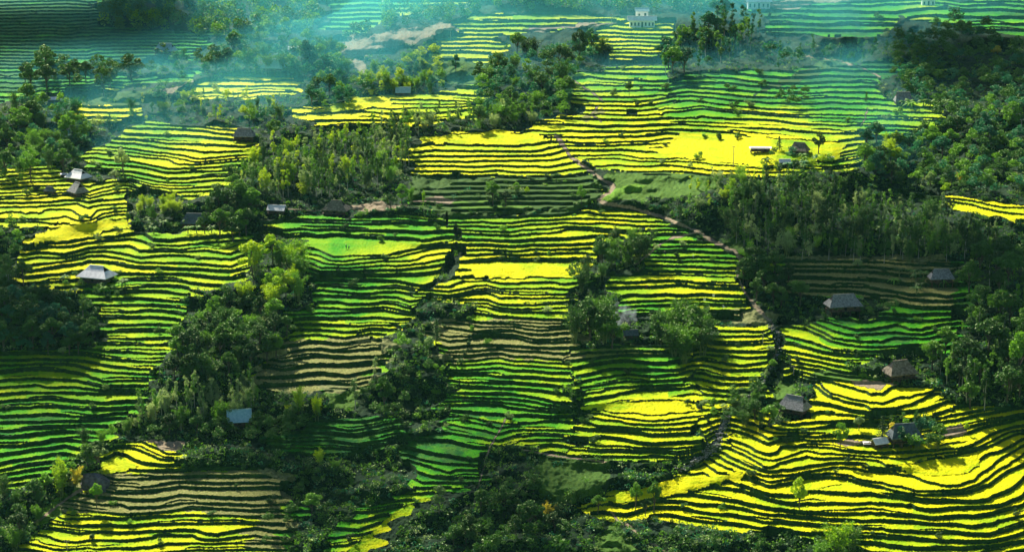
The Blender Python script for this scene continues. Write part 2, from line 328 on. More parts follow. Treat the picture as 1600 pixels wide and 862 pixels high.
# levels fall steadily towards the viewer
dV = np.diff(V, axis=0); st = np.diff(vv, axis=0)
dV = np.minimum(dV, 0.22 * st)
V = np.concatenate([V[:1], V[:1] + np.cumsum(dV, 0)]) 
shift = (vv + D - V)[::40].mean(0); V += shift
Zs = Zc(V)
Zflat = Zc(vv + D + shift)
nb = np.full(V.shape, -9999.0)
zid = np.full(V.shape, -1, np.int16); lev = np.zeros(V.shape, np.int32); tpos = np.full(V.shape, .5, np.float32)
Zq = Zs + 1.1 * vnoise(uu, vv, 38, 16, 3) + 0.5 * vnoise(uu, vv, 14, 7, 4) + 2.0 * vnoise(uu, vv, 120, 45, 5)
k = 0
for zi, (name, (P, L, mg, fl)) in enumerate(ZONES.items()):
    c = np.sort(CL[k:k + len(L)]); k += len(L)
    jag = 4.0 * vnoise(uu, vv, 12, 5, 50 + zi) + 10.0 * vnoise(uu, vv, 30, 12, 150 + zi)
    m = inside(P, uu + jag + 20.0 * vnoise(V * 1.0, uu * .02, 8.0, 3.0, 250 + zi), vv + jag * .4)
    bp = [c[0]]
    for x in c[1:]:
        if x - bp[-1] > 0.5 * min(mg, 9): bp.append(x)
    # add edges that were too fine to survey, then carry the series on past both ends
    out = []
    typ = np.median(np.diff(bp)) if len(bp) > 3 else mg
    typ = min(typ, mg)
    for a, b in zip(bp[:-1], bp[1:]):
        n = max(1, int(round((b - a) / typ))) if b - a > mg else 1
        out += [a + (b - a) * i / n for i in range(n)]
    out.append(bp[-1])
    Vm = V[m]
    if Vm.size == 0: continue
    while out[0] > Vm.min() - typ: out.insert(0, out[0] - typ * random.uniform(.85, 1.15))
    while out[-1] < Vm.max() + typ: out.append(out[-1] + typ * random.uniform(.85, 1.15))
    out = np.array(out)
    if name in ('left_slope', 'middle', 'middle_left', 'middle_fields', 'front_right', 'front_left'):
        # some treads are parted by a lower bank for part of their length
        extra = []
    i = np.clip(np.searchsorted(out, Vm) - 1, 0, len(out) - 2)
    ztread = Zc((out[1:] + out[:-1]) / 2)
    h = -(np.diff(ztread, append=ztread[-1] - 1.3))
    wide = np.clip(2.6 / np.maximum(.3, Zc(out[:-1]) - Zc(out[1:])), 0.25, 1) * fl
    zq = ztread[i] * wide[i] + Zs[m] * (1 - wide[i])
    # plots on wide treads split by half-height banks
    t = (Vm - out[i]) / (out[i + 1] - out[i])
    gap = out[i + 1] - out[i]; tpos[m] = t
    hsh = vnoise(uu[m] + 137.0 * i, i * 3.7 + uu[m] * 0, 55, 1.0, 60 + zi)
    half = np.clip((hsh - .12) / .45, 0, 1) * np.where(gap > 8.5, 0.45 * (Zc(out[i]) - Zc(out[i + 1])) * .5, 0.0)
    zq = zq + np.where(t < 0.5, half, -half)
    nb[m] = np.where((half != 0) & (t >= .5), out[i] + gap / 2, out[i])
    Zq[m] = zq; zid[m] = zi; lev[m] = i * 2 + ((half != 0) & (t < .5))
# broad plots that slope gently and carry no bank
FLATS = ('40,394 58,361 120,350 190,341 232,348 222,355 165,363 130,371 85,379 60,388', '742,437 735,420 800,412 900,418 918,432', '482,383 560,374 690,383 640,389 600,398 521,399', '885,637 960,627 1060,624 1096,632 1096,640 1030,648 960,644',
 '1395,728 1450,720 1500,714 1530,708 1530,728 1500,742 1440,742 1400,735', '1020,243 1065,207 1200,215 1325,224 1310,250 1200,262 1120,254 1040,245', '632,227 690,209 790,207 850,213 850,222 800,227', '458,180 560,154 610,152 612,165 560,174', '1120,745 1150,735 1185,745 1100,764 1050,776 1000,783 905,795 905,789 960,772 1060,745', '745,758 700,764 640,786 600,812 560,846 535,870 590,872 640,818 700,792 740,778', '160,744 150,735 190,712 200,720 215,727 200,735')
for s_ in FLATS:
    jg = 3.0 * vnoise(uu, vv, 14, 6, 91)
    m = inside([tuple(float(a) for a in p.split(',')) for p in s_.split()], uu + jg, vv + jg * .5)
    Zq[m] = Zflat[m]; lev[m] = 7; nb[m] = -9999
tanv = tan_of(vv)
# the foot of each bank is placed exactly where the surveyed edge runs, its lip exactly on the next tread
d_raw = (CAM_Z - Zq) / tanv
cr = (nb[:-1] > -9000) & (V[1:] < nb[:-1]) & (Zq[1:] > Zq[:-1] + .15) & (zid[1:] == zid[:-1])
fr_ = np.clip((nb[:-1] - V[:-1]) / np.minimum(V[1:] - V[:-1], -1e-4), 0, .98)
vs_ = vv[:-1] + fr_ * (vv[1:] - vv[:-1])
d_raw[:-1] = np.where(cr, (CAM_Z - Zq[:-1]) / tan_of(vs_), d_raw[:-1])
del fr_, vs_
dd = np.maximum.accumulate(d_raw, axis=0)
wall = dd > d_raw + 0.02
lip = np.zeros_like(wall); lip[1:] = (~wall[1:]) & wall[:-1]
GZ = np.where(wall, CAM_Z - dd * tanv, Zq)
prev = np.concatenate([dd[:1], dd[:-1]])
dd = np.where(lip & (zid >= 0), prev + .02, dd)
run = np.zeros(nU); lean = np.zeros_like(dd)
for i in range(nV):                       # the banks lean back a little
    run = np.where(wall[i] | lip[i], run + .07 * wall[i], 0); lean[i] = run
dd2 = np.maximum.accumulate(dd + lean, axis=0)
GX = (uu - 800) / F * dd2 / dirY(vv); GY = dd2
terr = zid >= 0
def ground(u, v):
    """world point of the ground seen at photo pixel (u, v)"""
    fu = (u - U0) / DU; iu = int(min(max(fu, 0), nU - 2)); fu -= iu
    r = int(np.argmin(np.abs(VROWS - v)))
    p = [g[r, iu] * (1 - fu) + g[r, iu + 1] * fu for g in (GX, GY, GZ)]
    return Vector(p)
def scale_at(v_or_p):
    """metres per photo pixel at a world point"""
    return v_or_p.y / math.cos(PITCH) / F * 1.0

def shade_cloud(cx, cy, rx, ry, seed):
    """an unseen cumulus added out of frame, set to throw its shade on the given patch"""
    import bmesh
    c = ground(cx, cy); rX = rx * math.hypot(c.y, CAM_Z - c.z) / F; rY = abs(ground(cx, cy - ry).y - ground(cx, cy + ry).y) / 2
    top = c + sv * ((1900 - c.z) / sv.z)
    r = np.random.default_rng(seed); bm = bmesh.new(); bmesh.ops.create_icosphere(bm, subdivisions=5, radius=1)
    ph = r.uniform(0, 6.3, 12)
    for q in bm.verts:
        x, y, z = q.co; k = 1
        for j, (f, a) in enumerate(((2.2, .22), (4.7, .13), (9.5, .07), (19, .035))):
            k += a * math.sin(f * x + ph[j]) * math.cos(f * y + ph[j + 4]) + a * .5 * math.sin(f * (z + x * .6) + ph[j + 8])
        q.co = Vector((x * rX, y * rY, z * min(rX, rY) * .2)) * k
    me = bpy.data.meshes.new('shade_cloud'); bm.to_mesh(me); bm.free()
    for p_ in me.polygons: p_.use_smooth = True
    me.materials.append(M_SHADE_CLOUD); o = bpy.data.objects.new('shade_cloud', me); COL.objects.link(o); o.location = top; o['kind'] = 'structure'
M_SHADE_CLOUD = simple('shade_cloud', (.85, .85, .86), (.9, .9, .9), .01, 1.0)
for i, a in enumerate(((1345, 435, 165, 42), (1600, 455, 95, 75), (470, 750, 105, 55), (20, 500, 120, 48), (830, 805, 100, 50), (70, 48, 210, 26), (1500, 100, 120, 40))):  # unseen clouds added so that shade falls on these patches of ground
    shade_cloud(*a, 300 + i)
# ------------------------------------------------------------------ what grows where
RIPE = '''100,360,1 60,410,.9 200,385,.75 340,385,.65 350,430,.7 200,480,.55 200,560,.65 100,600,.55 160,630,.4 60,690,.25 120,670,.2 80,740,.5 20,720,.5
60,330,.9 170,320,.85 300,245,.95 330,280,.7 220,220,.55 180,250,.55 600,350,.3 740,350,.5 850,350,.7 560,388,.35 620,400,.75 720,400,.9 680,420,.85 520,430,.4 560,450,.28
620,450,.45 700,445,.9 520,480,.28 590,500,.75 500,520,.65 810,425,1 760,440,.9 900,380,.85 980,340,.9 840,450,.7 860,470,.75 780,510,.8 720,590,.45 850,600,.5 760,620,.25
720,640,.4 700,680,0 740,665,.45 850,690,.6 980,690,.7 1000,640,1 950,560,.6 1000,590,.4 930,610,.5 1020,440,.95 970,470,.3 1120,450,.9 1110,480,.7 1050,380,.4 1070,415,.5
1150,520,.9 1160,560,.85 1140,590,.8 1340,430,.25 1400,470,.3 1350,515,.2 1420,530,.22 1260,530,.55 1270,565,.85 1330,550,.6 1340,620,1 1300,690,1 1200,740,1 1450,740,1 1560,700,1
1350,800,.95 1150,790,.95 1450,850,.85 960,790,1 1070,760,1 700,240,.95 780,215,1 850,260,.85 930,215,.9 1150,235,1 950,250,.8 980,200,1 1200,190,.9 960,130,.6 1100,170,.4
1200,140,.2 1280,120,.12 1420,180,.55 1300,160,.3 1120,130,.3 970,50,.85 800,30,.7 720,75,.95 1300,25,.15 1400,10,.5 1600,20,.2 60,60,0 200,60,0 280,80,.2 100,110,.15 20,20,0 130,20,0 560,15,.2 600,40,.7
560,165,1 400,135,1 150,180,1 720,150,.7 230,710,1 180,730,.95 270,760,.7 110,800,.95 250,820,.8 360,830,.85 100,840,.8 650,700,.05 710,772,.3 650,792,.85 605,825,1 570,858,1 530,835,.1 590,790,.1 560,680,0
1430,310,.9 1560,325,.95 1300,240,.8'''
rk = np.array([[float(a) for a in p.split(',')] for p in RIPE.split()])
gu2, gv2 = np.arange(-280, 1900, 12.0), np.arange(-440, 1040, 8.0)
a_, b_ = np.meshgrid(gu2, gv2)
num = np.zeros_like(a_); den = np.full_like(a_, 1e-9)
for u, v, r in rk:
    w = np.exp(-(((a_ - u) / 42) ** 2 + ((b_ - v) / 20) ** 2) / 2) + 1e-5 / (1 + ((a_ - u) / 80) ** 2 + ((b_ - v) / 40) ** 2)
    num += w * r; den += w
ripe = bilin(num / den, uu, vv, gu2, gv2)
plot = vnoise(uu + 83.0 * lev, lev * 5.3 + zid * 11.1, 70, 1.0, 21) + .6 * vnoise(uu + 47.0 * lev, lev * 2.9, 25, 1, 22)
ripe = np.clip(ripe * .93 + 0.19 * plot + .22 * (tpos - .55) * terr + 0.10 * vnoise(uu, vv, 17, 6, 23), 0, 1)  # greener at the back of each tread, yellower at its lip
stub = np.zeros_like(ripe); soil = np.zeros_like(ripe); grass = np.zeros_like(ripe)
jx = uu + 5 * vnoise(uu, vv, 16, 8, 31) + 2 * vnoise(uu, vv, 5, 3, 32); jy = vv + 3 * vnoise(uu, vv, 14, 7, 33) + 1.2 * vnoise(uu, vv, 5, 3, 34)
def paint(arr, poly, val=1.0, rice=False):
    m = inside(pts_of(poly), jx + (26.0 * vnoise(V, uu * .02, 7.0, 3.0, 400) if rice else 0), jy)
    arr[m] = val
    if not rice: terr_rice[m] = False
    return m
terr_rice = terr.copy()
ZN = list(ZONES)
for s in ('400,533 605,525 600,560 575,612 400,612', '655,500 900,497 905,566 780,560 690,568 680,530', '120,742 440,732 446,815 300,797 200,803 100,798', '1205,400 1495,400 1495,484 1430,480 1330,462 1240,460',
          '385,745 445,745 445,860 390,860', '1170,480 1215,490 1210,510 1120,503 1120,492', '925,172 950,172 935,190 922,188'):
    paint(stub, s, 1.0, True)
paint(stub, '880,545 1080,545 1060,556 1000,553 900,562', .6, True)
for s in ('528,98 530,76 552,52 575,62 592,52 640,44 705,36 718,45 660,58 600,72 572,88', '545,92 566,96 580,122 572,126', '1335,596 1388,598 1376,607 1345,603', '228,686 300,690 272,704 250,698',
          '1470,668 1500,660 1508,676 1480,684', '1160,6 1330,-6 1330,2 1240,12 1180,14', '540,320 590,322 640,318 600,330 560,328', '560,322 600,316 600,324', '640,312 690,308 730,314 690,320',
          '585,60 620,52 680,50 700,44 650,66 600,76', '1300,693 1330,686 1370,690 1330,696', '1330,596 1350,592 1400,600 1340,604', '800,49 850,42 940,36 980,34 930,40 850,48',
          '240,150 262,140 300,128 262,148'):
    paint(soil, s)
for s, g in (('940,272 1000,268 1110,272 1130,290 1090,305 1010,312 930,314 960,290', .5), ('930,312 960,292 1010,288 1000,298 950,312', 1.0), ('50,822 70,790 120,758 132,764 100,800 70,820', .7),
          ('500,598 560,600 555,640 520,640', .45), ('840,712 960,712 940,770 880,790 845,775', .35), ('640,275 800,276 930,272 940,300 900,335 700,338 640,320', .28), ('800,276 930,272 940,300 870,305', .4), ('700,318 780,312 830,322 740,330', .7),
          ('1220,590 1240,600 1230,640 1200,660', .4), ('1130,610 1200,600 1190,640', .3), ('930,840 960,812 1010,870 940,900', .4), ('1260,590 1300,575 1380,590 1330,598 1280,592', .6), ('1170,150 1300,88 1360,90 1300,110', .3),
          ('660,90 700,88 760,100 750,130 700,132 640,110', .4), ('1340,205 1400,215 1360,235', .3), ('40,160 110,150 230,140 260,158 200,165 120,162', .3), ('1205,400 1150,395 1120,370 1145,372', .3)):
    paint(grass, s, g)
PATHS = {'track': '868,212 880,228 893,246 915,262 940,280 958,290 955,298 935,312 945,318 990,326 1040,340 1065,352 1090,362 1120,380 1148,392 1158,405 1152,425 1160,450 1180,478 1200,500',
         'side_track': '1085,364 1050,372 1025,385 1010,400 995,412', 'front_track': '955,800 965,812 985,822 1000,838 1030,855 1070,880', 'west_track': '55,815 110,775 160,745',
         'hill_path': '820,703 870,712 950,722', 'gully_path': '790,655 765,700 752,740 742,785', 'upper_path': '935,165 925,180 940,190', 'north_path': '1260,88 1310,95 1350,108 1375,120', 'village_path': '1355,170 1352,185 1345,198',
         'yard_path': '430,326 500,330 560,325 620,322', 'high_path': '895,125 905,132 940,155 945,160'}
for nme, s in PATHS.items():
    d = dist_line(s, uu + 1.5 * vnoise(uu, vv, 9, 6, 35), vv)
    w = 2.0 if 'track' in nme else 1.3
    if nme == 'track': w = 2.9
    m = d < w * (0.8 + .4 * vnoise(uu, vv, 20, 20, 36)); soil[m] = 1.0; terr_rice[m] = False
STREAM = '1200,500 1215,520 1218,545 1205,575 1190,600 1160,630 1135,650 1128,670 1120,690 1110,706 1085,722 1060,735'
d = dist_line(STREAM, jx, jy); m = d < 5; terr_rice[m] = False; grass[m] = .1
m = d < 1.3; soil[m] = .5
# faces: rice canopy on the treads, ground elsewhere
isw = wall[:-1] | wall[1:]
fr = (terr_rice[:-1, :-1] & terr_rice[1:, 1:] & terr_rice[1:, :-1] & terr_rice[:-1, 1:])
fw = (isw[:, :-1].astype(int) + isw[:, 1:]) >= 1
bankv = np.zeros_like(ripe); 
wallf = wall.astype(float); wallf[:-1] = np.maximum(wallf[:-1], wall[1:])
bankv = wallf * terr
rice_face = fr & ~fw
# rice stands a little uneven
GZr = GZ + 0.10 * rng.standard_normal(GZ.shape) * (terr_rice & ~wall) + .35 * vnoise(uu, vv, 4, 3, 41) * (~terr)
GZ = GZr
idx = np.arange(nU * nV).reshape(nV, nU)
quads = np.stack([idx[:-1, :-1], idx[:-1, 1:], idx[1:, 1:], idx[1:, :-1]], -1)
allco = np.stack([GX, GY, GZ], -1).reshape(-1, 3).astype(np.float32)
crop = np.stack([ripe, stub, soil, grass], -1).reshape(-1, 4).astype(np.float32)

def mesh_from(name, co, faces, n=4):
    me = bpy.data.meshes.new(name)
    me.vertices.add(len(co)); me.vertices.foreach_set('co', np.ascontiguousarray(co, np.float32).ravel())
    me.loops.add(faces.size); me.loops.foreach_set('vertex_index', np.ascontiguousarray(faces, np.int32).ravel())
    me.polygons.add(len(faces)); me.polygons.foreach_set('loop_start', np.arange(0, faces.size, n, dtype=np.int32))
    me.update(calc_edges=True)
    return me
def grid_object(name, mask, m):
    q = quads[mask]; used = np.unique(q); remap = np.zeros(nU * nV, np.int64); remap[used] = np.arange(len(used))
    me = mesh_from(name, allco[used], remap[q])
    at = me.attributes.new('crop', 'FLOAT_COLOR', 'POINT'); at.data.foreach_set('color', crop[used].ravel())
    at = me.attributes.new('bank', 'FLOAT', 'POINT'); at.data.foreach_set('value', bankv.reshape(-1)[used].astype(np.float32))
    me.materials.append(m); o = bpy.data.objects.new(name, me); COL.objects.link(o); return o

# ground: scrub, banks, stubble, soil, grass by attribute, each with its own procedural variation
def ground_material():
    m, nt, p, o = material('hillside_ground')
    at = N(nt, 'ShaderNodeAttribute'); at.attribute_name = 'crop'
    bk = N(nt, 'ShaderNodeAttribute'); bk.attribute_name = 'bank'
    sp = N(nt, 'ShaderNodeSeparateColor'); nt.links.new(at.outputs['Color'], sp.inputs[0])
    n1 = noise(nt, 0.12, 5); n2 = noise(nt, 0.9, 4, .7); n3 = noise(nt, 0.03, 3)
    scrub = ramp(nt, n1.outputs[0], [(.3, (.004, .018, .008)), (.5, (.008, .036, .010)), (.7, (.03, .07, .015))])
    scrub = mix(nt, ramp(nt, n2.outputs[0], [(.35, (0, 0, 0)), (.65, (.7, .7, .7))]), scrub, (.01, .03, .012))
    gr = ramp(nt, n2.outputs[0], [(.3, (.06, .20, .012)), (.7, (.20, .36, .02))])
    c = mix(nt, at.outputs['Alpha'], scrub, gr)
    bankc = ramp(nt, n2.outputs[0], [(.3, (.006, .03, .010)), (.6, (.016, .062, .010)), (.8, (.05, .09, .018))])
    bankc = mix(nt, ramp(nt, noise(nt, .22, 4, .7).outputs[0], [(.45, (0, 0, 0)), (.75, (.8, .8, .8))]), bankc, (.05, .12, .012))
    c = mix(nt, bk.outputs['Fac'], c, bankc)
    st = ramp(nt, n2.outputs[0], [(.25, (.08, .11, .03)), (.5, (.17, .19, .065)), (.75, (.34, .33, .15))])
    stf = mathn(nt, 'MULTIPLY', sp.outputs[1], mathn(nt, 'SUBTRACT', 1.0, bk.outputs['Fac']))
    c = mix(nt, stf, c, st)
    so = ramp(nt, n2.outputs[0], [(.25, (.15, .11, .06)), (.5, (.28, .22, .14)), (.8, (.40, .35, .26))])
    c = mix(nt, sp.outputs[2], c, so)
    nt.links.new(c, p.inputs['Base Color']); p.inputs['Roughness'].default_value = .9; p.inputs['Specular IOR Level'].default_value = .1
    bump(nt, p, n2.outputs[0], 1.0, .6)
    return m
def rice_material():
    m, nt, p, o = material('rice_canopy')
    at = N(nt, 'ShaderNodeAttribute'); at.attribute_name = 'crop'
    sp = N(nt, 'ShaderNodeSeparateColor'); nt.links.new(at.outputs['Color'], sp.inputs[0])
    n2 = noise(nt, 1.3, 4, .75); n1 = noise(nt, 0.09, 3)
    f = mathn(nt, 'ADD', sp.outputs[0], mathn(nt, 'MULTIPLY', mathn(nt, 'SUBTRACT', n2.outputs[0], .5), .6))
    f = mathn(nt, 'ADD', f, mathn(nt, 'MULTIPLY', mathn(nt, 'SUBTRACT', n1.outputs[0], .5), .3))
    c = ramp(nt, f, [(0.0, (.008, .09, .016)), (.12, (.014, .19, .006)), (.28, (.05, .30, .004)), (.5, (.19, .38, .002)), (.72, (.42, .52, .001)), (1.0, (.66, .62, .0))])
    n3 = noise(nt, .28, 4, .7); pa = ramp(nt, n3.outputs[0], [(.42, (0, 0, 0)), (.72, (.55, .55, .55))]); c = mix(nt, pa, c, mix(nt, .5, c, (.22, .36, .004)))
    st = ramp(nt, n2.outputs[0], [(.3, (.08, .12, .02)), (.5, (.20, .21, .06)), (.75, (.42, .40, .16))])
    c = mix(nt, sp.outputs[1], c, st)
    nt.links.new(c, p.inputs['Base Color']); p.inputs['Roughness'].default_value = .85; p.inputs['Specular IOR Level'].default_value = .05
    bump(nt, p, n2.outputs[0], .8, .35)
    return m
M_GROUND = ground_material(); M_RICE = rice_material()
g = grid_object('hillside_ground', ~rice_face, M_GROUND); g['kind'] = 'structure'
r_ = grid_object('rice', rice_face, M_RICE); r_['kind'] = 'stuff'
r_['label'] = 'ripening yellow and green rice standing on the stepped terraces'
r_['category'] = 'rice'
# far ridges close the horizon beyond and beside the valley
def far_ridges():
    xs = np.linspace(-6000, 6000, 120); ys = np.linspace(float(GY[-1].min()) - 30, 12000, 60)
    a, b = np.meshgrid(xs, ys)
    z = float(GZ[-1].mean()) + (b - ys[0]) * .05 + 60 * vnoise(a, b, 700, 900, 71) + 18 * vnoise(a, b, 200, 260, 72)
    z[0] -= 60
    i = np.arange(a.size).reshape(a.shape); q = np.stack([i[:-1, :-1], i[:-1, 1:], i[1:, 1:], i[1:, :-1]], -1).reshape(-1, 4)
    me = mesh_from('far_hills', np.stack([a, b, z], -1).reshape(-1, 3), q); me.materials.append(M_GROUND)
    o = bpy.data.objects.new('far_hills', me); COL.objects.link(o); o['kind'] = 'structure'
    # valley floor under and beside the viewer
    xs = np.linspace(-6000, 6000, 90); ys = np.linspace(-3000, 3000, 70); a, b = np.meshgrid(xs, ys)
    z = np.interp(b, [-3000, 0, 480, 700, 3000], [120, -90, -70, -40, 300]) + 10 * vnoise(a, b, 300, 300, 73) - 40
    i = np.arange(a.size).reshape(a.shape); q = np.stack([i[:-1, :-1], i[:-1, 1:], i[1:, 1:], i[1:, :-1]], -1).reshape(-1, 4)
    me = mesh_from('valley_floor', np.stack([a, b, z], -1).reshape(-1, 3), q); me.materials.append(M_GROUND)
    o = bpy.data.objects.new('valley_floor', me); COL.objects.link(o); o['kind'] = 'structure'
far_ridges()
# ------------------------------------------------------------------ plants
GREEN = {
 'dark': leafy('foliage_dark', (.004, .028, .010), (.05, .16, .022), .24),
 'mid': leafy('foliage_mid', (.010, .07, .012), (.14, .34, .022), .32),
 'bright': leafy('foliage_bright', (.10, .30, .006), (.38, .52, .008), .45),
 'pale': leafy('foliage_pale', (.04, .13, .03), (.38, .50, .20), .3, (1.3, 1.3, .8)),
 'blue': leafy('foliage_haze_bluegreen', (.008, .075, .055), (.04, .20, .10), .3, (1.0, 1.4, .8)),  # distance haze put into this teal leaf tone, mostly for the far woods
 'gold': leafy('foliage_gold', (.30, .32, .03), (.60, .52, .06), .4),
}
M_BARK = simple('bark', (.06, .05, .035), (.14, .12, .09), 2.0, .9, .05)
M_PALEBARK = simple('pale_bark', (.30, .28, .22), (.5, .48, .4), 2.0, .8)
M_CULM = simple('bamboo_culm', (.10, .16, .04), (.22, .26, .08), 1.0, .5)

def quads_mesh(name, C, size, r, flat=0.0, aspect=.6, up=None):
    """one small leaf-spray face at each centre C"""
    n = len(C); A = r.standard_normal((n, 3)); A[:, 2] *= (1 - flat); A /= np.linalg.norm(A, axis=1)[:, None]
    B = r.standard_normal((n, 3)); B[:, 2] *= (1 - flat); B -= (A * B).sum(1)[:, None] * A; B /= np.linalg.norm(B, axis=1)[:, None] + 1e-6
    s = (size * r.uniform(.6, 1.4, n))[:, None]
    bend = np.cross(A, B) * s * .25
    co = np.stack([C - A * s, C - B * s * aspect + bend, C + A * s, C + B * s * aspect + bend], 1).reshape(-1, 3)
    return mesh_from(name, co, np.arange(4 * n).reshape(-1, 4))
def tube_data(paths, sides=5):
    vs, fs = [], []
    for P in paths:
        base = len(vs)
        for i, (x, y, z, rad) in enumerate(P):
            for k in range(sides):
                a = 2 * math.pi * k / sides
                vs.append((x + rad * math.cos(a), y + rad * math.sin(a), z))
        for i in range(len(P) - 1):
            for k in range(sides):
                a = base + i * sides + k; b = base + i * sides + (k + 1) % sides
                fs.append((a, b, b + sides, a + sides))
    return vs, fs
def tube_mesh(name, paths, sides=5):
    vs, fs = tube_data(paths, sides); return mesh_from(name, np.array(vs), np.array(fs))
def blob_points(r, c, rad, n, shell=.55):
    d = r.standard_normal((n, 3)); d /= np.linalg.norm(d, axis=1)[:, None]
    q = (shell + (1 - shell) * r.random(n)) ** .7
    return np.array(c) + d * np.array(rad) * q[:, None]

def broadleaf(seed, n=1300):                       # unit: 10 m tall
    r = np.random.default_rng(seed); H = 10
    paths = [[(0, 0, -1.2, .28), (.1, .05, 1.5, .22), (r.uniform(-.3, .3), r.uniform(-.3, .3), 4.2, .17), (r.uniform(-.5, .5), r.uniform(-.5, .5), 7.2, .08)]]
    pts = []
    lobes = r.integers(7, 11)
    for k in range(lobes):
        a = 2 * math.pi * k / lobes + r.uniform(-.4, .4); z = r.uniform(4.0, 8.2); rr = r.uniform(1.2, 2.7) * (1.15 - abs(z - 5.8) / 6)
        x, y = rr * math.cos(a), rr * math.sin(a)
        paths.append([(0, 0, z * .45, .12), (x * .5, y * .5, z * .75, .08), (x, y, z, .04)])
        s = r.uniform(.9, 1.7); pts.append(blob_points(r, (x, y, z), (s, s, s * .75), int(n / lobes * s / 1.2)))
    pts.append(blob_points(r, (r.uniform(-.4, .4), r.uniform(-.4, .4), 8.6), (1.5, 1.5, 1.2), n // 6))
    return tube_mesh('trunk', paths), quads_mesh('crown', np.concatenate(pts), .30, r, .3)
def slender(seed, n=620):                          # 12 m tall, narrow crown on a pale straight trunk
    r = np.random.default_rng(seed)
    lean = r.uniform(-.5, .5, 2); paths = [[(0, 0, -1.2, .16), (lean[0] * .4, lean[1] * .4, 5, .12), (lean[0], lean[1], 11.3, .04)]]
    pts = []
    for k in range(13):
        t = r.uniform(.36, 1); z = 12 * t - .4; w = 1.55 * math.sin(math.pi * min(1, (1.12 - t) * 1.3)) * .8 + .25
        a = r.uniform(0, 6.28); rr = w * r.uniform(.15, .8); x = lean[0] * t + rr * math.cos(a); y = lean[1] * t + rr * math.sin(a)
        paths.append([(lean[0] * t, lean[1] * t, z - .7, .05), (x, y, z, .02)])
        pts.append(blob_points(r, (x, y, z), (.65, .65, .75), n // 13, .3))
    return tube_mesh('trunk', paths, 4), quads_mesh('crown', np.concatenate(pts), .24, r, .1)
def bamboo(seed, n=1900):                          # clump of arching culms with feathery plumes, 12 m
    r = np.random.default_rng(seed); paths = []; pts = []
    for k in range(17):
        a = r.uniform(0, 6.28); reach = r.uniform(.8, 3.6); h = r.uniform(8, 12.5) - reach * .7
        bx, by = r.uniform(-.9, .9, 2); P = []
        for t in np.linspace(0, 1, 8):
            q = t ** 2.4; P.append((bx + reach * q * math.cos(a), by + reach * q * math.sin(a), -.8 + (h + .8) * (t - .18 * t ** 4), .07 * (1.1 - t)))
        paths.append(P); P = np.array(P)
        m = n // 17; t = r.uniform(.30, 1, m) ** .8 * 7; i = np.minimum(t.astype(int), 6); f = (t - i)[:, None]
        c = P[i, :3] * (1 - f) + P[i + 1, :3] * f
        c += r.standard_normal((m, 3)) * np.array([.42, .42, .38]) * (.6 + .7 * np.sin(np.pi * t / 7.2))[:, None]; pts.append(c)
    return tube_mesh('culms', paths, 4), quads_mesh('foliage', np.concatenate(pts), .25, r, .0, .4)
def conifer(seed, n=700):
    r = np.random.default_rng(seed); paths = [[(0, 0, -1, .2), (0, 0, 9.6, .03)]]; pts = []
    for z in np.arange(1.6, 9.6, .75):
        w = (10.2 - z) * .30 * r.uniform(.8, 1.1)
        for k in range(7):
            a = r.uniform(0, 6.28); paths.append([(0, 0, z + .2, .04), (w * math.cos(a), w * math.sin(a), z, .015)])
            t = r.random(n // 77 + 2); pts.append(np.stack([w * t * math.cos(a) + r.normal(0, .12, len(t)), w * t * math.sin(a) + r.normal(0, .12, len(t)), z - .2 * t + r.normal(0, .1, len(t))], 1))
    return tube_mesh('trunk', paths, 4), quads_mesh('crown', np.concatenate(pts), .25, r, .3)
def shrub(seed, n=420):
    r = np.random.default_rng(seed); pts = []; paths = []
    for k in range(6):
        a = r.uniform(0, 6.28); x, y, z = r.uniform(.2, 1.2) * math.cos(a), r.uniform(.2, 1.2) * math.sin(a), r.uniform(.6, 2.1)
        paths.append([(0, 0, -.4, .08), (x * .6, y * .6, z * .6, .05), (x, y, z, .02)]); pts.append(blob_points(r, (x, y, z), (.8, .8, .7), n // 6, .3))
    return tube_mesh('stems', paths, 4), quads_mesh('foliage', np.concatenate(pts), .20, r, .1)
def banana(seed):
    r = np.random.default_rng(seed); vs, fs = [], []
    for k in range(11):
        a = 2 * math.pi * k / 11 + r.uniform(-.3, .3); L = r.uniform(1.8, 2.8); up = r.uniform(.4, 1.3); w = r.uniform(.28, .4)
        prev = None
        for j in range(6):
            t = j / 5; x = L * t * math.cos(a); y = L * t * math.sin(a); z = 2.3 + up * t * 2.2 - 2.4 * t * t
            ww = w * math.sin(math.pi * min(.96, .12 + t * .88)); nx, ny = -math.sin(a) * ww, math.cos(a) * ww
            vs += [(x - nx, y - ny, z - .12), (x, y, z + .05), (x + nx, y + ny, z - .12)]
            if j:
                b = len(vs) - 6; fs += [(b, b + 1, b + 4, b + 3), (b + 1, b + 2, b + 5, b + 4)]
    return tube_mesh('stem', [[(0, 0, -.4, .2), (0, 0, 1.3, .16), (0, 0, 2.4, .1)]], 6), mesh_from('leaves', np.array(vs), np.array(fs))
LIB = {'broadleaf_tree': [broadleaf(s) for s in range(100, 107)], 'slender_tree': [slender(s) for s in range(120, 127)],
       'bamboo_clump': [bamboo(s) for s in range(140, 145)], 'conifer': [conifer(s) for s in (160, 161)],
       'shrub': [shrub(s) for s in range(170, 174)], 'banana_plant': [banana(s) for s in (180, 181, 182)]}
UNIT = {'broadleaf_tree': 10.2, 'slender_tree': 12, 'bamboo_clump': 11.5, 'conifer': 10, 'shrub': 2.6, 'banana_plant': 3.2}
PARTS = {'broadleaf_tree': ('trunk', 'crown'), 'slender_tree': ('trunk', 'crown'), 'bamboo_clump': ('culms', 'foliage'), 'conifer': ('trunk', 'crown'), 'shrub': ('stems', 'foliage'), 'banana_plant': ('stem', 'leaves')}
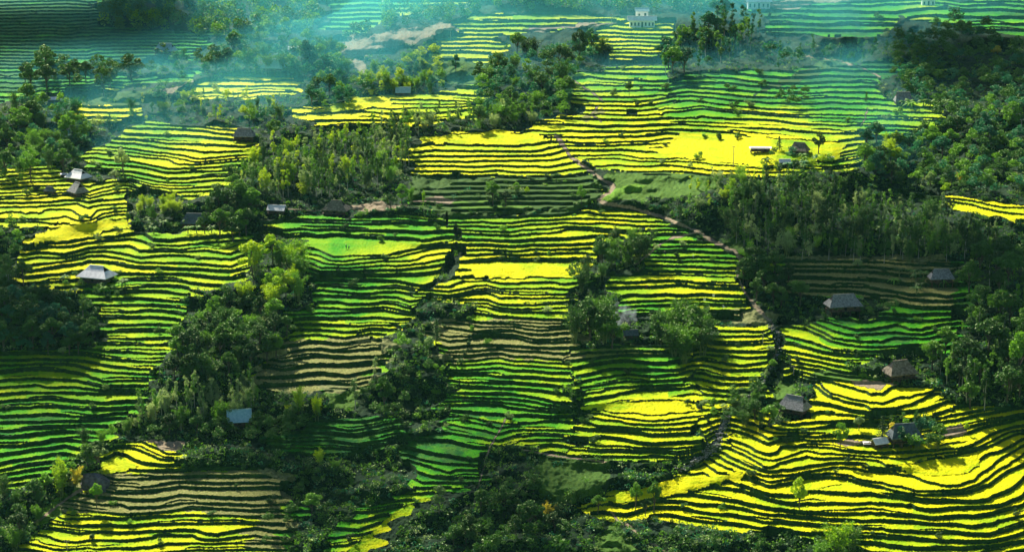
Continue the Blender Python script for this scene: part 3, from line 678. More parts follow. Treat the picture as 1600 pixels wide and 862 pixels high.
WOOD = {'broadleaf_tree': M_BARK, 'slender_tree': M_PALEBARK, 'bamboo_clump': M_CULM, 'conifer': M_BARK, 'shrub': M_BARK, 'banana_plant': M_CULM}
for k, l in LIB.items():
    for a, b in l: a.materials.append(WOOD[k]); b.materials.append(None)
CACHE = {}
def foliage_mesh(kind, i, green):
    key = (kind, i, green)
    if key not in CACHE:
        me = LIB[kind][i][1].copy(); me.materials.clear(); me.materials.append(GREEN[green]); CACHE[key] = me
    return CACHE[key]
CAT = {'broadleaf_tree': 'tree', 'slender_tree': 'tree', 'bamboo_clump': 'bamboo', 'conifer': 'tree', 'shrub': 'shrub', 'banana_plant': 'banana plant'}
COUNT = {}
SPOTS = []
LIMIT = 290
def plant(kind, u, v, px, green, label, group=None, wide=1.0, extra=False):
    """a plant whose foot is on the ground at photo point (u, v), px photo pixels tall"""
    p = ground(u, v); H = px * math.hypot(p.y, CAM_Z - p.z) / F
    SPOTS.append(dict(kind=kind, u=u, v=v, px=px * (wide if wide > 1 else 1), H=H, p=p, i=random.randrange(len(LIB[kind])), rot=random.uniform(0, 6.28), w=wide * random.uniform(.9, 1.15), green=green, label=label, group=group, extra=extra))
def as_object(s):
    kind = s['kind']; e = bpy.data.objects.new(kind, None); COL.objects.link(e); e.empty_display_size = .5
    k = s['H'] / UNIT[kind]; e.location = s['p']; e.rotation_euler = (random.uniform(-.05, .05), random.uniform(-.05, .05), s['rot'])
    e.scale = (k * s['w'], k * s['w'], k)
    for nme, me in zip(PARTS[kind], (LIB[kind][s['i']][0], foliage_mesh(kind, s['i'], s['green']))):
        o = bpy.data.objects.new(nme, me); COL.objects.link(o); o.parent = e
    e['label'] = s['label']; e['category'] = CAT[kind]
    if s['group']: e['group'] = s['group']
def co_of(me):
    a = np.empty(len(me.vertices) * 3, np.float32); me.vertices.foreach_get('co', a); return a.reshape(-1, 3)
def settle():
    """the 290 largest of each kind are individuals; the rest and the infill of the dense woods are one mass"""
    rest = []; same = {}
    for s in SPOTS:
        if not s['extra']: same.setdefault(s['label'], []).append(s)
    for l, L in same.items():
        L.sort(key=lambda s: s['u'])
        
        if len(L) > 1:
            for j, q in enumerate(L): q['label'] += ', leftmost' if j == 0 else (', rightmost' if j == len(L) - 1 else ', ' + ('second', 'third', 'fourth', 'fifth', 'sixth', 'seventh')[min(j - 1, 5)])
    for kind in LIB:
        L = [s for s in SPOTS if s['kind'] == kind]; real = sorted([s for s in L if not s['extra']], key=lambda s: (s['group'] is not None, -s['px']))
        for s in real[:LIMIT]: as_object(s)
        rest += real[LIMIT:] + [s for s in L if s['extra']]
        print(kind, len(real), len(L))
    names = list(GREEN); Cs, mi = [], []
    for s in rest:
        c = co_of(LIB[s['kind']][s['i']][1]).reshape(-1, 4, 3); step = 3 if len(c) > 1500 else 2; c = c[::step]
        k = s['H'] / UNIT[s['kind']]; m_ = c.mean(1, keepdims=True); c = m_ + (c - m_) * 1.25
        ca, sa = math.cos(s['rot']), math.sin(s['rot'])
        x = (c[..., 0] * ca - c[..., 1] * sa) * k * s['w']; y = (c[..., 0] * sa + c[..., 1] * ca) * k * s['w']; z = c[..., 2] * k
        Cs.append(np.stack([x + s['p'].x, y + s['p'].y, z + s['p'].z], -1).reshape(-1, 3)); mi.append(np.full(len(c), names.index(s['green'])))
    if not Cs: return
    co = np.concatenate(Cs); mi = np.concatenate(mi)
    me = mesh_from('woodland', co, np.arange(len(co)).reshape(-1, 4))
    for k in names: me.materials.append(GREEN[k])
    me.polygons.foreach_set('material_index', mi.astype(np.int32))
    o = bpy.data.objects.new('woodland', me); COL.objects.link(o); o['kind'] = 'stuff'; o['label'] = 'close-packed smaller trees filling the woods between the larger ones'; o['category'] = 'woodland'
    print('woodland', len(rest), len(mi))
TONE = {'dark': 'dark green', 'mid': 'mid-green', 'bright': 'bright lime', 'pale': 'pale silvery', 'blue': 'blue-green', 'gold': 'golden'}
WORD = {'broadleaf_tree': 'broad tree', 'slender_tree': 'slim tree', 'bamboo_clump': 'bamboo', 'shrub': 'shrub', 'banana_plant': 'banana plant'}
def grove(poly, n, kinds, px, greens, label, group, wide=1.0, sep=6.5, infill=0):
    P = pts_of(poly); xs = [p[0] for p in P]; ys = [p[1] for p in P]; pts = []
    tries = 0
    while len(pts) < n and tries < n * 60:
        tries += 1
        u, v = random.uniform(min(xs), max(xs)), random.uniform(min(ys), max(ys))
        if not inside(P, np.array([u]), np.array([v]))[0]: continue
        if any(abs(u - a) < sep and abs(v - b) < sep * .55 for a, b in pts): continue
        pts.append((u, v))
    place = group
    for w_ in ('trees of the ', 'trees at the ', 'bamboos at the ', 'trees around the ', 'trees right of the ', 'bamboos left of the ', 'bamboos right of the ', 'trees '): pass
    x0, x1, y0, y1 = min(xs), max(xs), min(ys), max(ys)
    for j, (u, v) in enumerate(pts):
        k = random.choice(kinds); h = random.uniform(*px); t = (h - px[0]) / (px[1] - px[0])
        if k == 'bamboo_clump': h *= 1.05
        if k == 'shrub': h *= .45
        if k == 'banana_plant': h = 13
        g = random.choice(greens)
        size = 'short' if t < .33 else ('tall' if t > .67 else 'middling')
        fx, fy = (u - x0) / (x1 - x0), (v - y0) / (y1 - y0)
        col = 'left' if fx < .25 else ('right' if fx > .75 else ('left of centre' if fx < .5 else 'right of centre')); row = 'upper edge' if fy < .33 else ('lower edge' if fy > .67 else 'middle')
        plant(k, u, v, h, g, f"{size} {TONE[g]} {WORD[k]}, {row}, {col}, {WHERE[group]}".replace('right of centre', 'right-of-centre').replace('left of centre', 'left-of-centre').replace('upper edge', 'upper').replace('lower edge', 'lower'), group, wide)
    for j in range(infill):
        for _ in range(40):
            u, v = random.uniform(x0, x1), random.uniform(y0, y1)
            if inside(P, np.array([u]), np.array([v]))[0]: plant(random.choice([q for q in kinds if q != 'banana_plant']), u, v, random.uniform(px[0] * .6, px[0] * 1.05), random.choice(greens), '', None, wide, True); break
B, S, T, Hh = 'broadleaf_tree', 'slender_tree', 'bamboo_clump', 'shrub'
WHERE = {'trees of the dense grove above the stilt houses': 'in the dense grove above the stilt houses', 'trees of the belt behind the plateau': 'in the belt behind the plateau', 'trees of the large wood beside the track': 'in the large wood beside the track', 'trees of the wood above the ledge': 'in the wood above the ledge', 'trees at the corner of the wood': 'at the corner of the wood', 'trees of the shaded spur': 'in the shaded spur', 'pale trees above the bluish shed': 'above the bluish shed', 'trees of the wooded gully': 'in the wooded gully', 'bamboos at the top of the gully': 'at the top of the gully', 'trees of the shaded wood': 'in the shaded wood', 'trees at the yellow field edge': 'at the yellow field edge', 'small trees under the field rim': 'under the field rim', 'tall dark trees below the fine steps': 'below the fine steps', 'trees of the hazy wood': 'in the hazy wood', 'small trees above the knoll': 'above the knoll', 'trees around the pale blue roofed hut': 'around the pale blue roofed hut', 'trees of the misty hollow': 'in the misty hollow', 'small trees below the landslide': 'below the landslide', 'trees of the steep bluish wood': 'in the steep bluish wood', 'tall trees right of the white building': 'right of the white building', 'thin trees over the shaded slope': 'over the shaded slope', 'low trees in the clump': 'in the clump', 'bamboos left of the smoking hut': 'left of the smoking hut', 'bamboos right of the smoking hut': 'right of the smoking hut', 'dark trees beside the flat field': 'beside the flat field', 'bamboos above the pond-shaped field': 'above the pond-shaped field', 'dark trees crowding the track': 'crowding the track', 'low trees before the broad thatched house': 'before the broad thatched house', 'trees of the unlit wood': 'in the unlit wood', 'tall trees right of the barn': 'right of the barn', 'dark trees beside the gabled house': 'beside the gabled house', 'dark trees in front of the grey roof': 'in front of the grey roof', 'trees of the steep gully': 'in the steep gully', 'trees of the clump below the knoll': 'in the clump below the knoll', 'dark trees on the scrubby bluff': 'on the scrubby bluff', 'dark trees of the lower left ravine': 'in the lower left ravine', 'dark trees among the unlit terraces': 'among the unlit terraces', 'dark trees around the bluish shed': 'around the bluish shed', 'low dark trees below the bright steps': 'below the bright steps', 'sunlit trees by the grassy hollow': 'by the grassy hollow', 'plants before the dark slate roof': 'before the dark slate roof', 'banana plants under the wood': 'under the wood', 'plants in front of the small pale hut': 'in front of the small pale hut', 'plants around the big white roof': 'around the big white roof', 'bright bamboos over the oval field': 'over the oval field'}
# the groves (feet inside each outline)
grove('378,290 385,262 470,240 600,222 640,215 640,262 610,290 520,308 400,312', 120, [S, S, S, S, T], (34, 48), ['pale', 'mid', 'dark', 'dark', 'mid', 'bright'], 'slender feathery tree in the dense grove above the two small stilt houses', 'trees of the dense grove above the stilt houses', 1.0, 7, 130)
grove('560,215 640,192 740,185 830,178 835,196 760,204 690,207 640,214', 42, [S, T, S], (26, 38), ['pale', 'mid', 'dark', 'mid'], 'pale-topped tree in the narrow belt behind the rounded yellow plateau', 'trees of the belt behind the plateau', 1.0, 7, 40)
grove('1125,345 1150,310 1200,292 1270,290 1350,318 1430,335 1500,352 1560,375 1560,408 1400,412 1250,405 1150,385', 150, [S, S, S, T], (34, 48), ['mid', 'dark', 'dark', 'dark', 'pale'], 'slender tree in the large dark wood beside the winding track', 'trees of the large wood beside the track', 1.05, 8, 260)
grove('1400,235 1470,190 1560,160 1600,165 1620,310 1500,305 1410,290 1350,280', 84, [B], (24, 38), ['dark', 'dark', 'mid', 'blue'], 'rounded broadleaf tree in the dark wood above the long yellow ledge', 'trees of the wood above the ledge', 1.1, 11, 170)
grove('1350,215 1400,232 1400,290 1345,270', 9, [B, T], (34, 46), ['mid', 'bright', 'blue'], 'loose-crowned tree at the hazy western corner of the dark wood', 'trees at the corner of the wood', 1.1, 12)
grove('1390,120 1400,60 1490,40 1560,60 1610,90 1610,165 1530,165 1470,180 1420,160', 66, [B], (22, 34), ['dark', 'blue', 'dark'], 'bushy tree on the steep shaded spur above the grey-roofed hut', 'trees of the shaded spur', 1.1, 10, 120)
grove('195,690 215,640 300,615 410,612 412,650 350,670 250,680', 44, [S, S, T], (34, 50), ['pale', 'pale', 'mid'], 'pale silvery tree in the thicket above the bluish shed roof', 'pale trees above the bluish shed', .95, 8, 40)
grove('245,590 275,540 320,500 375,480 455,500 450,545 415,580 330,605', 46, [B, B, T], (30, 46), ['dark', 'mid', 'dark'], 'dark tree in the wooded gully between the two terraced slopes', 'trees of the wooded gully', 1.1, 11, 45)
grove('375,470 385,420 440,400 490,420 480,460 440,490 400,490', 16, [T, T, B], (42, 62), ['bright', 'mid', 'bright'], 'bright feathery bamboo at the top of the wooded gully', 'bamboos at the top of the gully', 1.1, 12)
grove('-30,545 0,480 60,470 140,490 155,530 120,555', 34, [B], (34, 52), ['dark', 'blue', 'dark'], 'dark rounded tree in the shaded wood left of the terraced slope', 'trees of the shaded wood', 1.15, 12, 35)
grove('-20,470 0,400 40,420 55,470', 9, [B, T], (36, 50), ['dark'], 'dark tree beside the stubble-free yellow field edge', 'trees at the yellow field edge', 1.0, 10)
grove('-20,385 0,362 30,352 45,372 20,395', 6, [B], (20, 28), ['dark', 'mid'], 'small dark tree under the broad yellow field rim', 'small trees under the field rim', 1.0, 8)
grove('20,140 60,112 130,108 190,112 230,118 220,135 150,140 60,150', 20, [B], (26, 46), ['dark'], 'tall dark tree below the fine green steps', 'tall dark trees below the fine steps', 1.15, 11)
grove('-20,285 -20,160 40,165 120,175 150,215 125,262 60,285', 48, [B, B, T], (28, 46), ['dark', 'mid', 'blue', 'mid'], 'tree of the hazy wood above the white-roofed houses', 'trees of the hazy wood', 1.1, 12, 60)
grove('120,225 160,195 230,165 350,150 440,165 450,200 330,192 240,188 160,205', 34, [B, T, S], (18, 30), ['mid', 'bright', 'pale', 'blue'], 'small hazy tree along the band above the stepped knoll', 'small trees above the knoll', 1.1, 11, 40)
grove('230,118 262,85 330,75 350,120 290,130', 12, [B], (20, 34), ['blue', 'dark'], 'bluish tree around the hut with the pale blue roof', 'trees around the pale blue roofed hut', 1.1, 10)
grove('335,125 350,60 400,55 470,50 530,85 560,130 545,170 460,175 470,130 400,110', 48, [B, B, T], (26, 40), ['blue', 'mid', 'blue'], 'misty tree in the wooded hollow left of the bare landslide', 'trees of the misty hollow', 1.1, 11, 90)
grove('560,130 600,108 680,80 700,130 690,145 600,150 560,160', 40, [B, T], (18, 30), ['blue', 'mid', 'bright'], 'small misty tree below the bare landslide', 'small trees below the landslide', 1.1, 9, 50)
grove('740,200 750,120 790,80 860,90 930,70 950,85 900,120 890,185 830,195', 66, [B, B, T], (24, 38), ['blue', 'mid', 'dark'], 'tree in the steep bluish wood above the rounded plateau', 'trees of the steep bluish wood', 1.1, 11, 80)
grove('1030,132 1035,90 1080,60 1110,25 1190,40 1200,75 1120,105 1080,122', 42, [S, S, B], (34, 46), ['blue', 'mid'], 'tall pale-stemmed tree in the stand right of the white building', 'tall trees right of the white building', 1.15, 9, 40)
grove('1200,95 1260,82 1390,85 1395,100 1300,105 1210,112', 20, [S, B], (20, 34), ['blue'], 'thin bluish tree in the open row over the shaded slope', 'thin trees over the shaded slope', 1.1, 11)
grove('1205,160 1240,150 1280,155 1270,168 1220,172', 9, [B], (16, 26), ['dark'], 'low dark tree in the clump among the upper right steps', 'low trees in the clump', 1.2, 8)
grove('895,545 895,500 920,490 955,510 960,545', 9, [T, T, B], (48, 72), ['dark', 'mid', 'dark'], 'tall dark bamboo left of the smoking hut', 'bamboos left of the smoking hut', 1.1, 10)
grove('1010,555 1015,520 1060,505 1110,520 1105,560 1060,568', 14, [T, T, B], (52, 76), ['mid', 'dark', 'mid'], 'tall bamboo with sunlit crown right of the smoking hut', 'bamboos right of the smoking hut', 1.15, 11)
grove('895,445 900,410 940,400 960,425 945,460 915,462', 8, [T, B], (34, 48), ['dark'], 'dark tree beside the tip of the bright flat field', 'dark trees beside the flat field', 1.0, 10)
grove('945,405 950,385 1000,385 1012,400 1000,415 960,420', 8, [T], (38, 52), ['mid', 'dark'], 'dark green bamboo above the pond-shaped yellow field', 'bamboos above the pond-shaped field', 1.1, 9)
grove('1160,440 1170,405 1230,420 1260,470 1240,490 1180,480', 20, [B], (30, 44), ['dark', 'dark', 'mid'], 'dark tree crowding the right side of the track', 'dark trees crowding the track', 1.15, 11)
grove('1255,480 1290,490 1360,488 1400,478 1400,495 1300,502', 14, [B, Hh], (14, 24), ['dark'], 'low dark tree screening the broad grey thatched house', 'low trees before the broad thatched house', 1.15, 9)
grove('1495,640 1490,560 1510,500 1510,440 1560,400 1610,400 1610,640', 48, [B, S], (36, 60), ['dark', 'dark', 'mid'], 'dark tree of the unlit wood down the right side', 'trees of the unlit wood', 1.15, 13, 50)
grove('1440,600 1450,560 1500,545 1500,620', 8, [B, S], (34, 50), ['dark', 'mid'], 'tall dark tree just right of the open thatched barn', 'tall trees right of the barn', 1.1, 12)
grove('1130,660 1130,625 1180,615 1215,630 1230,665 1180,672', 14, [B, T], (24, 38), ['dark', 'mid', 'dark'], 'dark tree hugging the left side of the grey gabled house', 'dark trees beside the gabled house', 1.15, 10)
grove('1385,700 1400,680 1440,672 1472,680 1470,705 1420,710', 14, [B, B, T], (24, 36), ['dark', 'mid', 'blue'], 'dark tree in front of the grey roof among bright fields', 'dark trees in front of the grey roof', 1.15, 9)
grove('555,660 560,620 620,560 655,500 690,540 690,600 680,640 640,670', 22, [B, Hh, Hh], (22, 34), ['dark', 'mid', 'dark'], 'dark tree in the steep gully left of the central steps', 'trees of the steep gully', 1.1, 12)
grove('315,375 325,330 350,300 395,290 400,360 370,378', 24, [B], (30, 46), ['dark', 'mid'], 'dark tree in the clump below the stepped knoll', 'trees of the clump below the knoll', 1.1, 10)
grove('700,862 750,800 775,735 800,730 850,790 900,862', 26, [B, Hh], (26, 44), ['dark'], 'dark tree on the scrubby bluff in the lower centre', 'dark trees on the scrubby bluff', 1.15, 15, 25)
grove('-20,862 0,760 60,745 120,700 190,680 150,740 90,790 30,862', 24, [B, T], (26, 44), ['dark', 'dark', 'mid'], 'dark tree along the shaded ravine at the lower left', 'dark trees of the lower left ravine', 1.1, 13)
grove('410,862 420,745 500,725 560,730 540,780 500,810 470,862', 18, [B, Hh], (18, 32), ['dark'], 'dark bush-like tree among the unlit terraces at the bottom', 'dark trees among the unlit terraces', 1.1, 14)
grove('200,690 260,672 350,668 440,665 480,650 480,690 420,700 300,702', 26, [B], (20, 36), ['dark'], 'dark tree around the bluish shed', 'dark trees around the bluish shed', 1.15, 10)
grove('900,862 910,830 1000,838 1140,845 1300,850 1330,875 1100,880', 22, [B, Hh], (14, 26), ['dark'], 'low dark tree on the bank below the lowest bright steps', 'low dark trees below the bright steps', 1.15, 16)
grove('1070,335 1080,290 1130,275 1200,272 1180,300 1130,325', 26, [T, S], (20, 30), ['bright', 'pale', 'mid'], 'sunlit light green tree where the wood meets the grassy hollow', 'sunlit trees by the grassy hollow', 1.1, 9)
grove('230,365 235,348 300,345 385,350 385,362 300,368', 26, ['banana_plant', Hh], (16, 24), ['dark', 'mid'], {'banana_plant': 'ragged banana plant in the row before the dark slate roof', Hh: 'rounded dark shrub in the row before the dark slate roof'}, 'plants before the dark slate roof', 1.1, 6)
grove('1410,168 1490,160 1500,170 1420,175', 12, ['banana_plant'], (12, 16), ['mid'], 'banana plant beside the grey-roofed hut under the wood', 'banana plants under the wood', 1.1, 6)
grove('1380,452 1400,430 1470,437 1500,440 1490,455 1400,460', 16, ['banana_plant', Hh], (14, 20), ['mid', 'dark'], {'banana_plant': 'banana plant in front of the small pale thatched hut', Hh: 'dark shrub in front of the small pale thatched hut'}, 'plants in front of the small pale hut', 1.1, 7)
grove('95,445 110,430 190,437 205,452 180,470 110,465', 22, [B, Hh, 'banana_plant'], (14, 22), ['dark', 'mid'], {B: 'low dark tree around the big white roof', Hh: 'dark shrub around the big white roof', 'banana_plant': 'banana plant around the big white roof'}, 'plants around the big white roof', 1.1, 7)
grove('205,338 215,322 265,318 285,335 250,340', 8, [T], (20, 28), ['bright'], 'bright yellow-green bamboo standing over the oval field', 'bright bamboos over the oval field', 1.2, 9)
WHERE['shrubs and trees round the farmhouse'] = 'round the farmhouse on the wide yellow fields'
grove('1192,262 1200,246 1235,248 1262,252 1300,250 1318,262 1290,272 1240,268', 22, [Hh, B, 'banana_plant'], (14, 24), ['mid', 'dark', 'bright', 'blue'], '', 'shrubs and trees round the farmhouse', 1.1, 6)
WHERE['trees along the dry stream'] = 'along the stony stream bed'
grove('1205,510 1222,540 1215,575 1200,610 1160,640 1130,665 1105,660 1150,625 1190,590 1200,550', 20, [Hh, B], (14, 24), ['mid', 'dark', 'pale'], '', 'trees along the dry stream', 1.1, 7)
# bushes rooted on the banks between the plots
for zn, n, ph in (('left_slope', 13, 'on the striped left slope'), ('left_far', 6, 'on the far left steps'), ('left_knoll', 6, 'on the stepped knoll'), ('middle_left', 9, 'on the green middle steps'), ('middle_upper', 8, 'on the steps under the rough bank'),
                  ('middle', 10, 'on the central steps'), ('middle_fields', 8, 'around the eye-shaped yellow field'), ('by_the_track', 8, 'on the steps by the track'), ('stream_bank', 6, 'on the bank steps left of the stream'), ('right_bowl', 8, 'in the green bowl'),
                  ('front_right', 16, 'on the brightest front steps'), ('wide_bright_fields', 9, 'on the wide yellow fields'), ('upper_right_steps', 12, 'on the upper right steps'), ('upper_centre_steps', 6, 'on the upper centre steps'), ('garden_plots', 12, 'on the garden plots'),
                  ('front_left', 9, 'on the lower left steps'), ('top_right_steps', 6, 'on the top right steps'), ('green_gully', 8, 'in the green gully')):
    WHERE['bushes ' + ph] = ph
    P_ = [p for p in ZONES[zn][0] if True]
    st = ' '.join('%d,%d' % (min(max(a, 5), 1595), min(max(b, 5), 858)) for a, b in P_)
    grove(st, n, [Hh], (13, 26), ['dark', 'mid', 'dark', 'pale'], '', 'bushes ' + ph, 1.25, 12)
# trees that stand apart
for k, u, v, px, g, lab, w in (
    (T, 95, 775, 78, 'bright', 'bright yellow-green bamboo leaning over the dark ravine at lower left', .9),
    (T, 118, 762, 46, 'gold', 'golden bamboo plume just right of the bright leaning bamboo', .9),
    (B, 152, 728, 36, 'pale', 'round white-flecked bush tree on the lip above the boulder', 1.3),
    (B, 151, 792, 42, 'mid', 'small upright tree in front of the dark boulder', .7),
    (T, 1308, 868, 80, 'bright', 'large yellow-green bamboo on the lowest bright steps', 1.1),
    (T, 1332, 862, 60, 'mid', 'dark green bamboo touching the large yellow-green one', 1.0),
    (T, 1282, 880, 50, 'mid', 'lower bamboo left of the large yellow-green one', 1.1),
    (B, 1249, 795, 54, 'bright', 'ivy-clad rounded tree alone in the bright steps', .75),
    (B, 1022, 800, 54, 'mid', 'dark leafy tree with bright top over the pointed yellow field', .75),
    (B, 993, 798, 48, 'mid', 'shorter forked tree left of the leafy tree over the pointed field', .6),
    (B, 1008, 806, 30, 'dark', 'dark low tree between the two over the pointed field', .9),
    (B, 934, 800, 30, 'mid', 'thin tree with open crown on the tip of the pointed field', 1.2),
    (B, 828, 835, 60, 'dark', 'dark tree on the bluff with lit top', 1.0),
    (T, 858, 820, 48, 'gold', 'yellow bamboo plume on the scrubby bluff', .8),
    (T, 468, 650, 62, 'bright', 'brilliant lime bamboo below the stubble terraces', .75),
    (T, 495, 655, 52, 'bright', 'second lime bamboo with drooping plume nearer the green lawn', .75),
    (T, 452, 652, 26, 'bright', 'little lime bamboo at the foot of the brilliant one', .9),
    (S, 556, 640, 56, 'pale', 'pale silver tree at the right end of the stubble terraces', 1.2),
    (B, 600, 645, 64, 'mid', 'wide tree with light crown beside the pale silver tree', .85),
    (S, 585, 600, 44, 'pale', 'thin pale tree above the wide light-crowned tree', 1.2),
    ('conifer', 681, 536, 42, 'dark', 'dark pointed tree on the knoll of the central steps', 1.1),
    (B, 672, 545, 22, 'pale', 'pale low tree at the foot of the dark pointed tree', 1.2),
    (T, 403, 175, 32, 'dark', 'nearly black narrow tree among misty bushes', .5),
    (B, 162, 150, 46, 'mid', 'light green tree standing out from the dark row below the fine steps', .9),
    (B, 983, 152, 26, 'dark', 'small round-headed tree alone on the upper centre steps', .8),
    ('conifer', 1353, 162, 20, 'dark', 'little dark column-shaped tree on the upper right steps', .8),
    (T, 500, 728, 40, 'bright', 'small yellow-tipped bamboo in the dark bowl', .8),
    (T, 525, 735, 24, 'mid', 'low green bamboo next to the yellow-tipped one', 1.2),
    (B, 487, 800, 34, 'mid', 'olive spreading tree above the unlit bottom terraces', 1.5),
    (B, 686, 800, 46, 'pale', 'thin white-stemmed tree on the edge of the narrow green field', .8),
    (S, 130, 500, 42, 'mid', 'single pale-stemmed tree on the left edge of the striped slope', 1.3),
    ('conifer', 1378, 690, 46, 'dark', 'dark spire-shaped conifer beside the small white house', 1.0),
    (B, 1395, 680, 22, 'gold', 'golden shrub-like tree behind the small white house', 1.2),
    (T, 1428, 672, 44, 'dark', 'black-green columnar tree behind the grey roof', .5),
    (B, 1312, 702, 46, 'mid', 'tall open tree left of the small white house', .8),
    (B, 1342, 672, 24, 'pale', 'pale bushy tree uphill of the small white house', 1.3),
    (B, 1510, 678, 20, 'bright', 'small round tree at the corner of the pale drying yard', .8),
    ('conifer', 1218, 235, 24, 'dark', 'dark cone-shaped tree left of the grey-roofed farmhouse', 1.4),
    (B, 1279, 240, 36, 'dark', 'big dark round tree right of the grey-roofed farmhouse', 1.0),
    (T, 1268, 262, 20, 'bright', 'light green bush tree below the big dark round tree', 1.2),
    (B, 909, 320, 32, 'mid', 'dark upright tree where the track bends', .6),
    (B, 770, 318, 36, 'mid', 'rounded dark tree on the rough bank under the plateau', 1.1),
    (B, 790, 322, 26, 'dark', 'lower dark tree touching the rounded one under the plateau', 1.2),
    (B, 807, 302, 18, 'bright', 'small round sunlit tree on the garden plots', .9),
    (B, 823, 305, 15, 'bright', 'smaller sunlit tree right of the round one on the garden plots', .8),
    (T, 643, 318, 36, 'mid', 'dark leafy column at the right end of the dense grove', .6),
    (T, 662, 318, 26, 'bright', 'sunlit column-shaped bush on the rough bank', .5),
    (B, 628, 320, 34, 'mid', 'broad tree with lit shoulder at the right end of the dense grove', 1.1),
    (B, 610, 330, 28, 'dark', 'dark low tree beside the yard path', 1.3),
    (B, 193, 275, 46, 'pale', 'tall airy tree standing on the stepped knoll', .8),
    (B, 180, 282, 18, 'pale', 'white-flowering bush below the tall airy tree', 1.5),
    (B, 262, 292, 14, 'mid', 'little tree on the knoll steps beside the path', .8),
    (B, 428, 215, 30, 'mid', 'rounded tree right of the half-hidden grey hut', 1.1),
    (B, 712, 112, 28, 'blue', 'lone drooping tree on the green slope under the small steps', .8),
    (B, 200, 352, 22, 'mid', 'small tree where the broad yellow field meets the oval field', .8),
    (B, 240, 352, 32, 'mid', 'tall dark tree on the edge of the oval yellow field', .6),
    (T, 878, 135, 62, 'mid', 'towering bamboo rising above the steep bluish wood', .8),
    (B, 905, 100, 56, 'dark', 'tall black-green tree at the crest of the steep bluish wood', .8),
    (B, 948, 90, 22, 'pale', 'silvery tree at the left end of the white building steps', 1.2),
    (T, 1145, 290, 26, 'mid', 'upright dark tree at the top of the grassy hollow', .6),
    (B, 1590, 600, 90, 'mid', 'tall ragged tree with pale stem at the far right of the unlit wood', .7),
    (B, 1410, 660, 18, 'mid', 'little tree peeping over the grey roof', 1.0),
    (B, 1115, 640, 20, 'mid', 'small tree by the stony stream bed', 1.0),
    (B, 1062, 340, 20, 'mid', 'small bushy tree beside the track above the steps', 1.0),
    (B, 1558, 95, 24, 'gold', 'tree with orange-tinted crown on the shaded spur', 1.1),
    (B, 1402, 232, 16, 'gold', 'yellow-crowned tree in the gap of the dark wood', 1.1),
    (T, 1500, 290, 30, 'gold', 'thin golden tree against the dark wood', .8),
    (B, 1478, 305, 22, 'bright', 'light green tree at the foot of the dark wood', 1.0),
    (B, 1552, 290, 16, 'bright', 'bright round tree at the foot of the dark wood', 1.2),
    (B, 1453, 300, 34, 'pale', 'pale pointed tree over the long yellow ledge', .7),
    (B, 435, 470, 24, 'dark', 'dark tree tucked below the gully bamboos', 1.2)):
    plant(k, u, v, px, g, lab, None, w)
settle()
# undergrowth: uncounted scrub over all the unfarmed ground, in one mesh
def undergrowth():
    free = ((~terr & (grass < .05)) | ((grass > .05) & (grass < .45) & (rng.random(grass.shape) < .12))) & (soil < .05) & (stub < .05)
    free &= ~((dist_line(PATHS['track'], uu, vv) < 6) & (vv > 200))
    free &= ~inside(pts_of('500,862 560,800 640,760 745,748 735,770 640,808 580,870'), uu, vv)
    rows, cols = np.nonzero(free[:940:1, :])
    ok = (UC[cols] > -200) & (UC[cols] < 1800); rows, cols = rows[ok], cols[ok]
    pick = rng.choice(len(rows), 15000, replace=False); rows, cols = rows[pick], cols[pick]
    base = np.stack([GX[rows, cols], GY[rows, cols], GZ[rows, cols]], 1)
    n = 26; m = len(base)
    R_ = rng.uniform(.7, 2.1, m) ** 1.1
    d = rng.standard_normal((m, n, 3)); d /= np.linalg.norm(d, axis=2)[:, :, None]; d[:, :, 2] = np.abs(d[:, :, 2])
    q = rng.uniform(.4, 1, (m, n, 1)); C = base[:, None] + d * q * R_[:, None, None] * np.array([1.1, 1.1, 1.0])
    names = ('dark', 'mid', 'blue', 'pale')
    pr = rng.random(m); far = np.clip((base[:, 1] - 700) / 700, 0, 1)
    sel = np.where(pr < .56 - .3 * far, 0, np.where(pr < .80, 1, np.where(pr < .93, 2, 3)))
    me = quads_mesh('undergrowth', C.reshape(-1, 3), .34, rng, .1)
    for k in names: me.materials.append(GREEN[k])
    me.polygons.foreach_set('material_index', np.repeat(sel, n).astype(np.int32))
    o = bpy.data.objects.new('undergrowth', me); COL.objects.link(o); o['kind'] = 'stuff'; o['label'] = 'tangled dark green scrub covering the unfarmed banks and gullies'; o['category'] = 'scrub'
undergrowth()
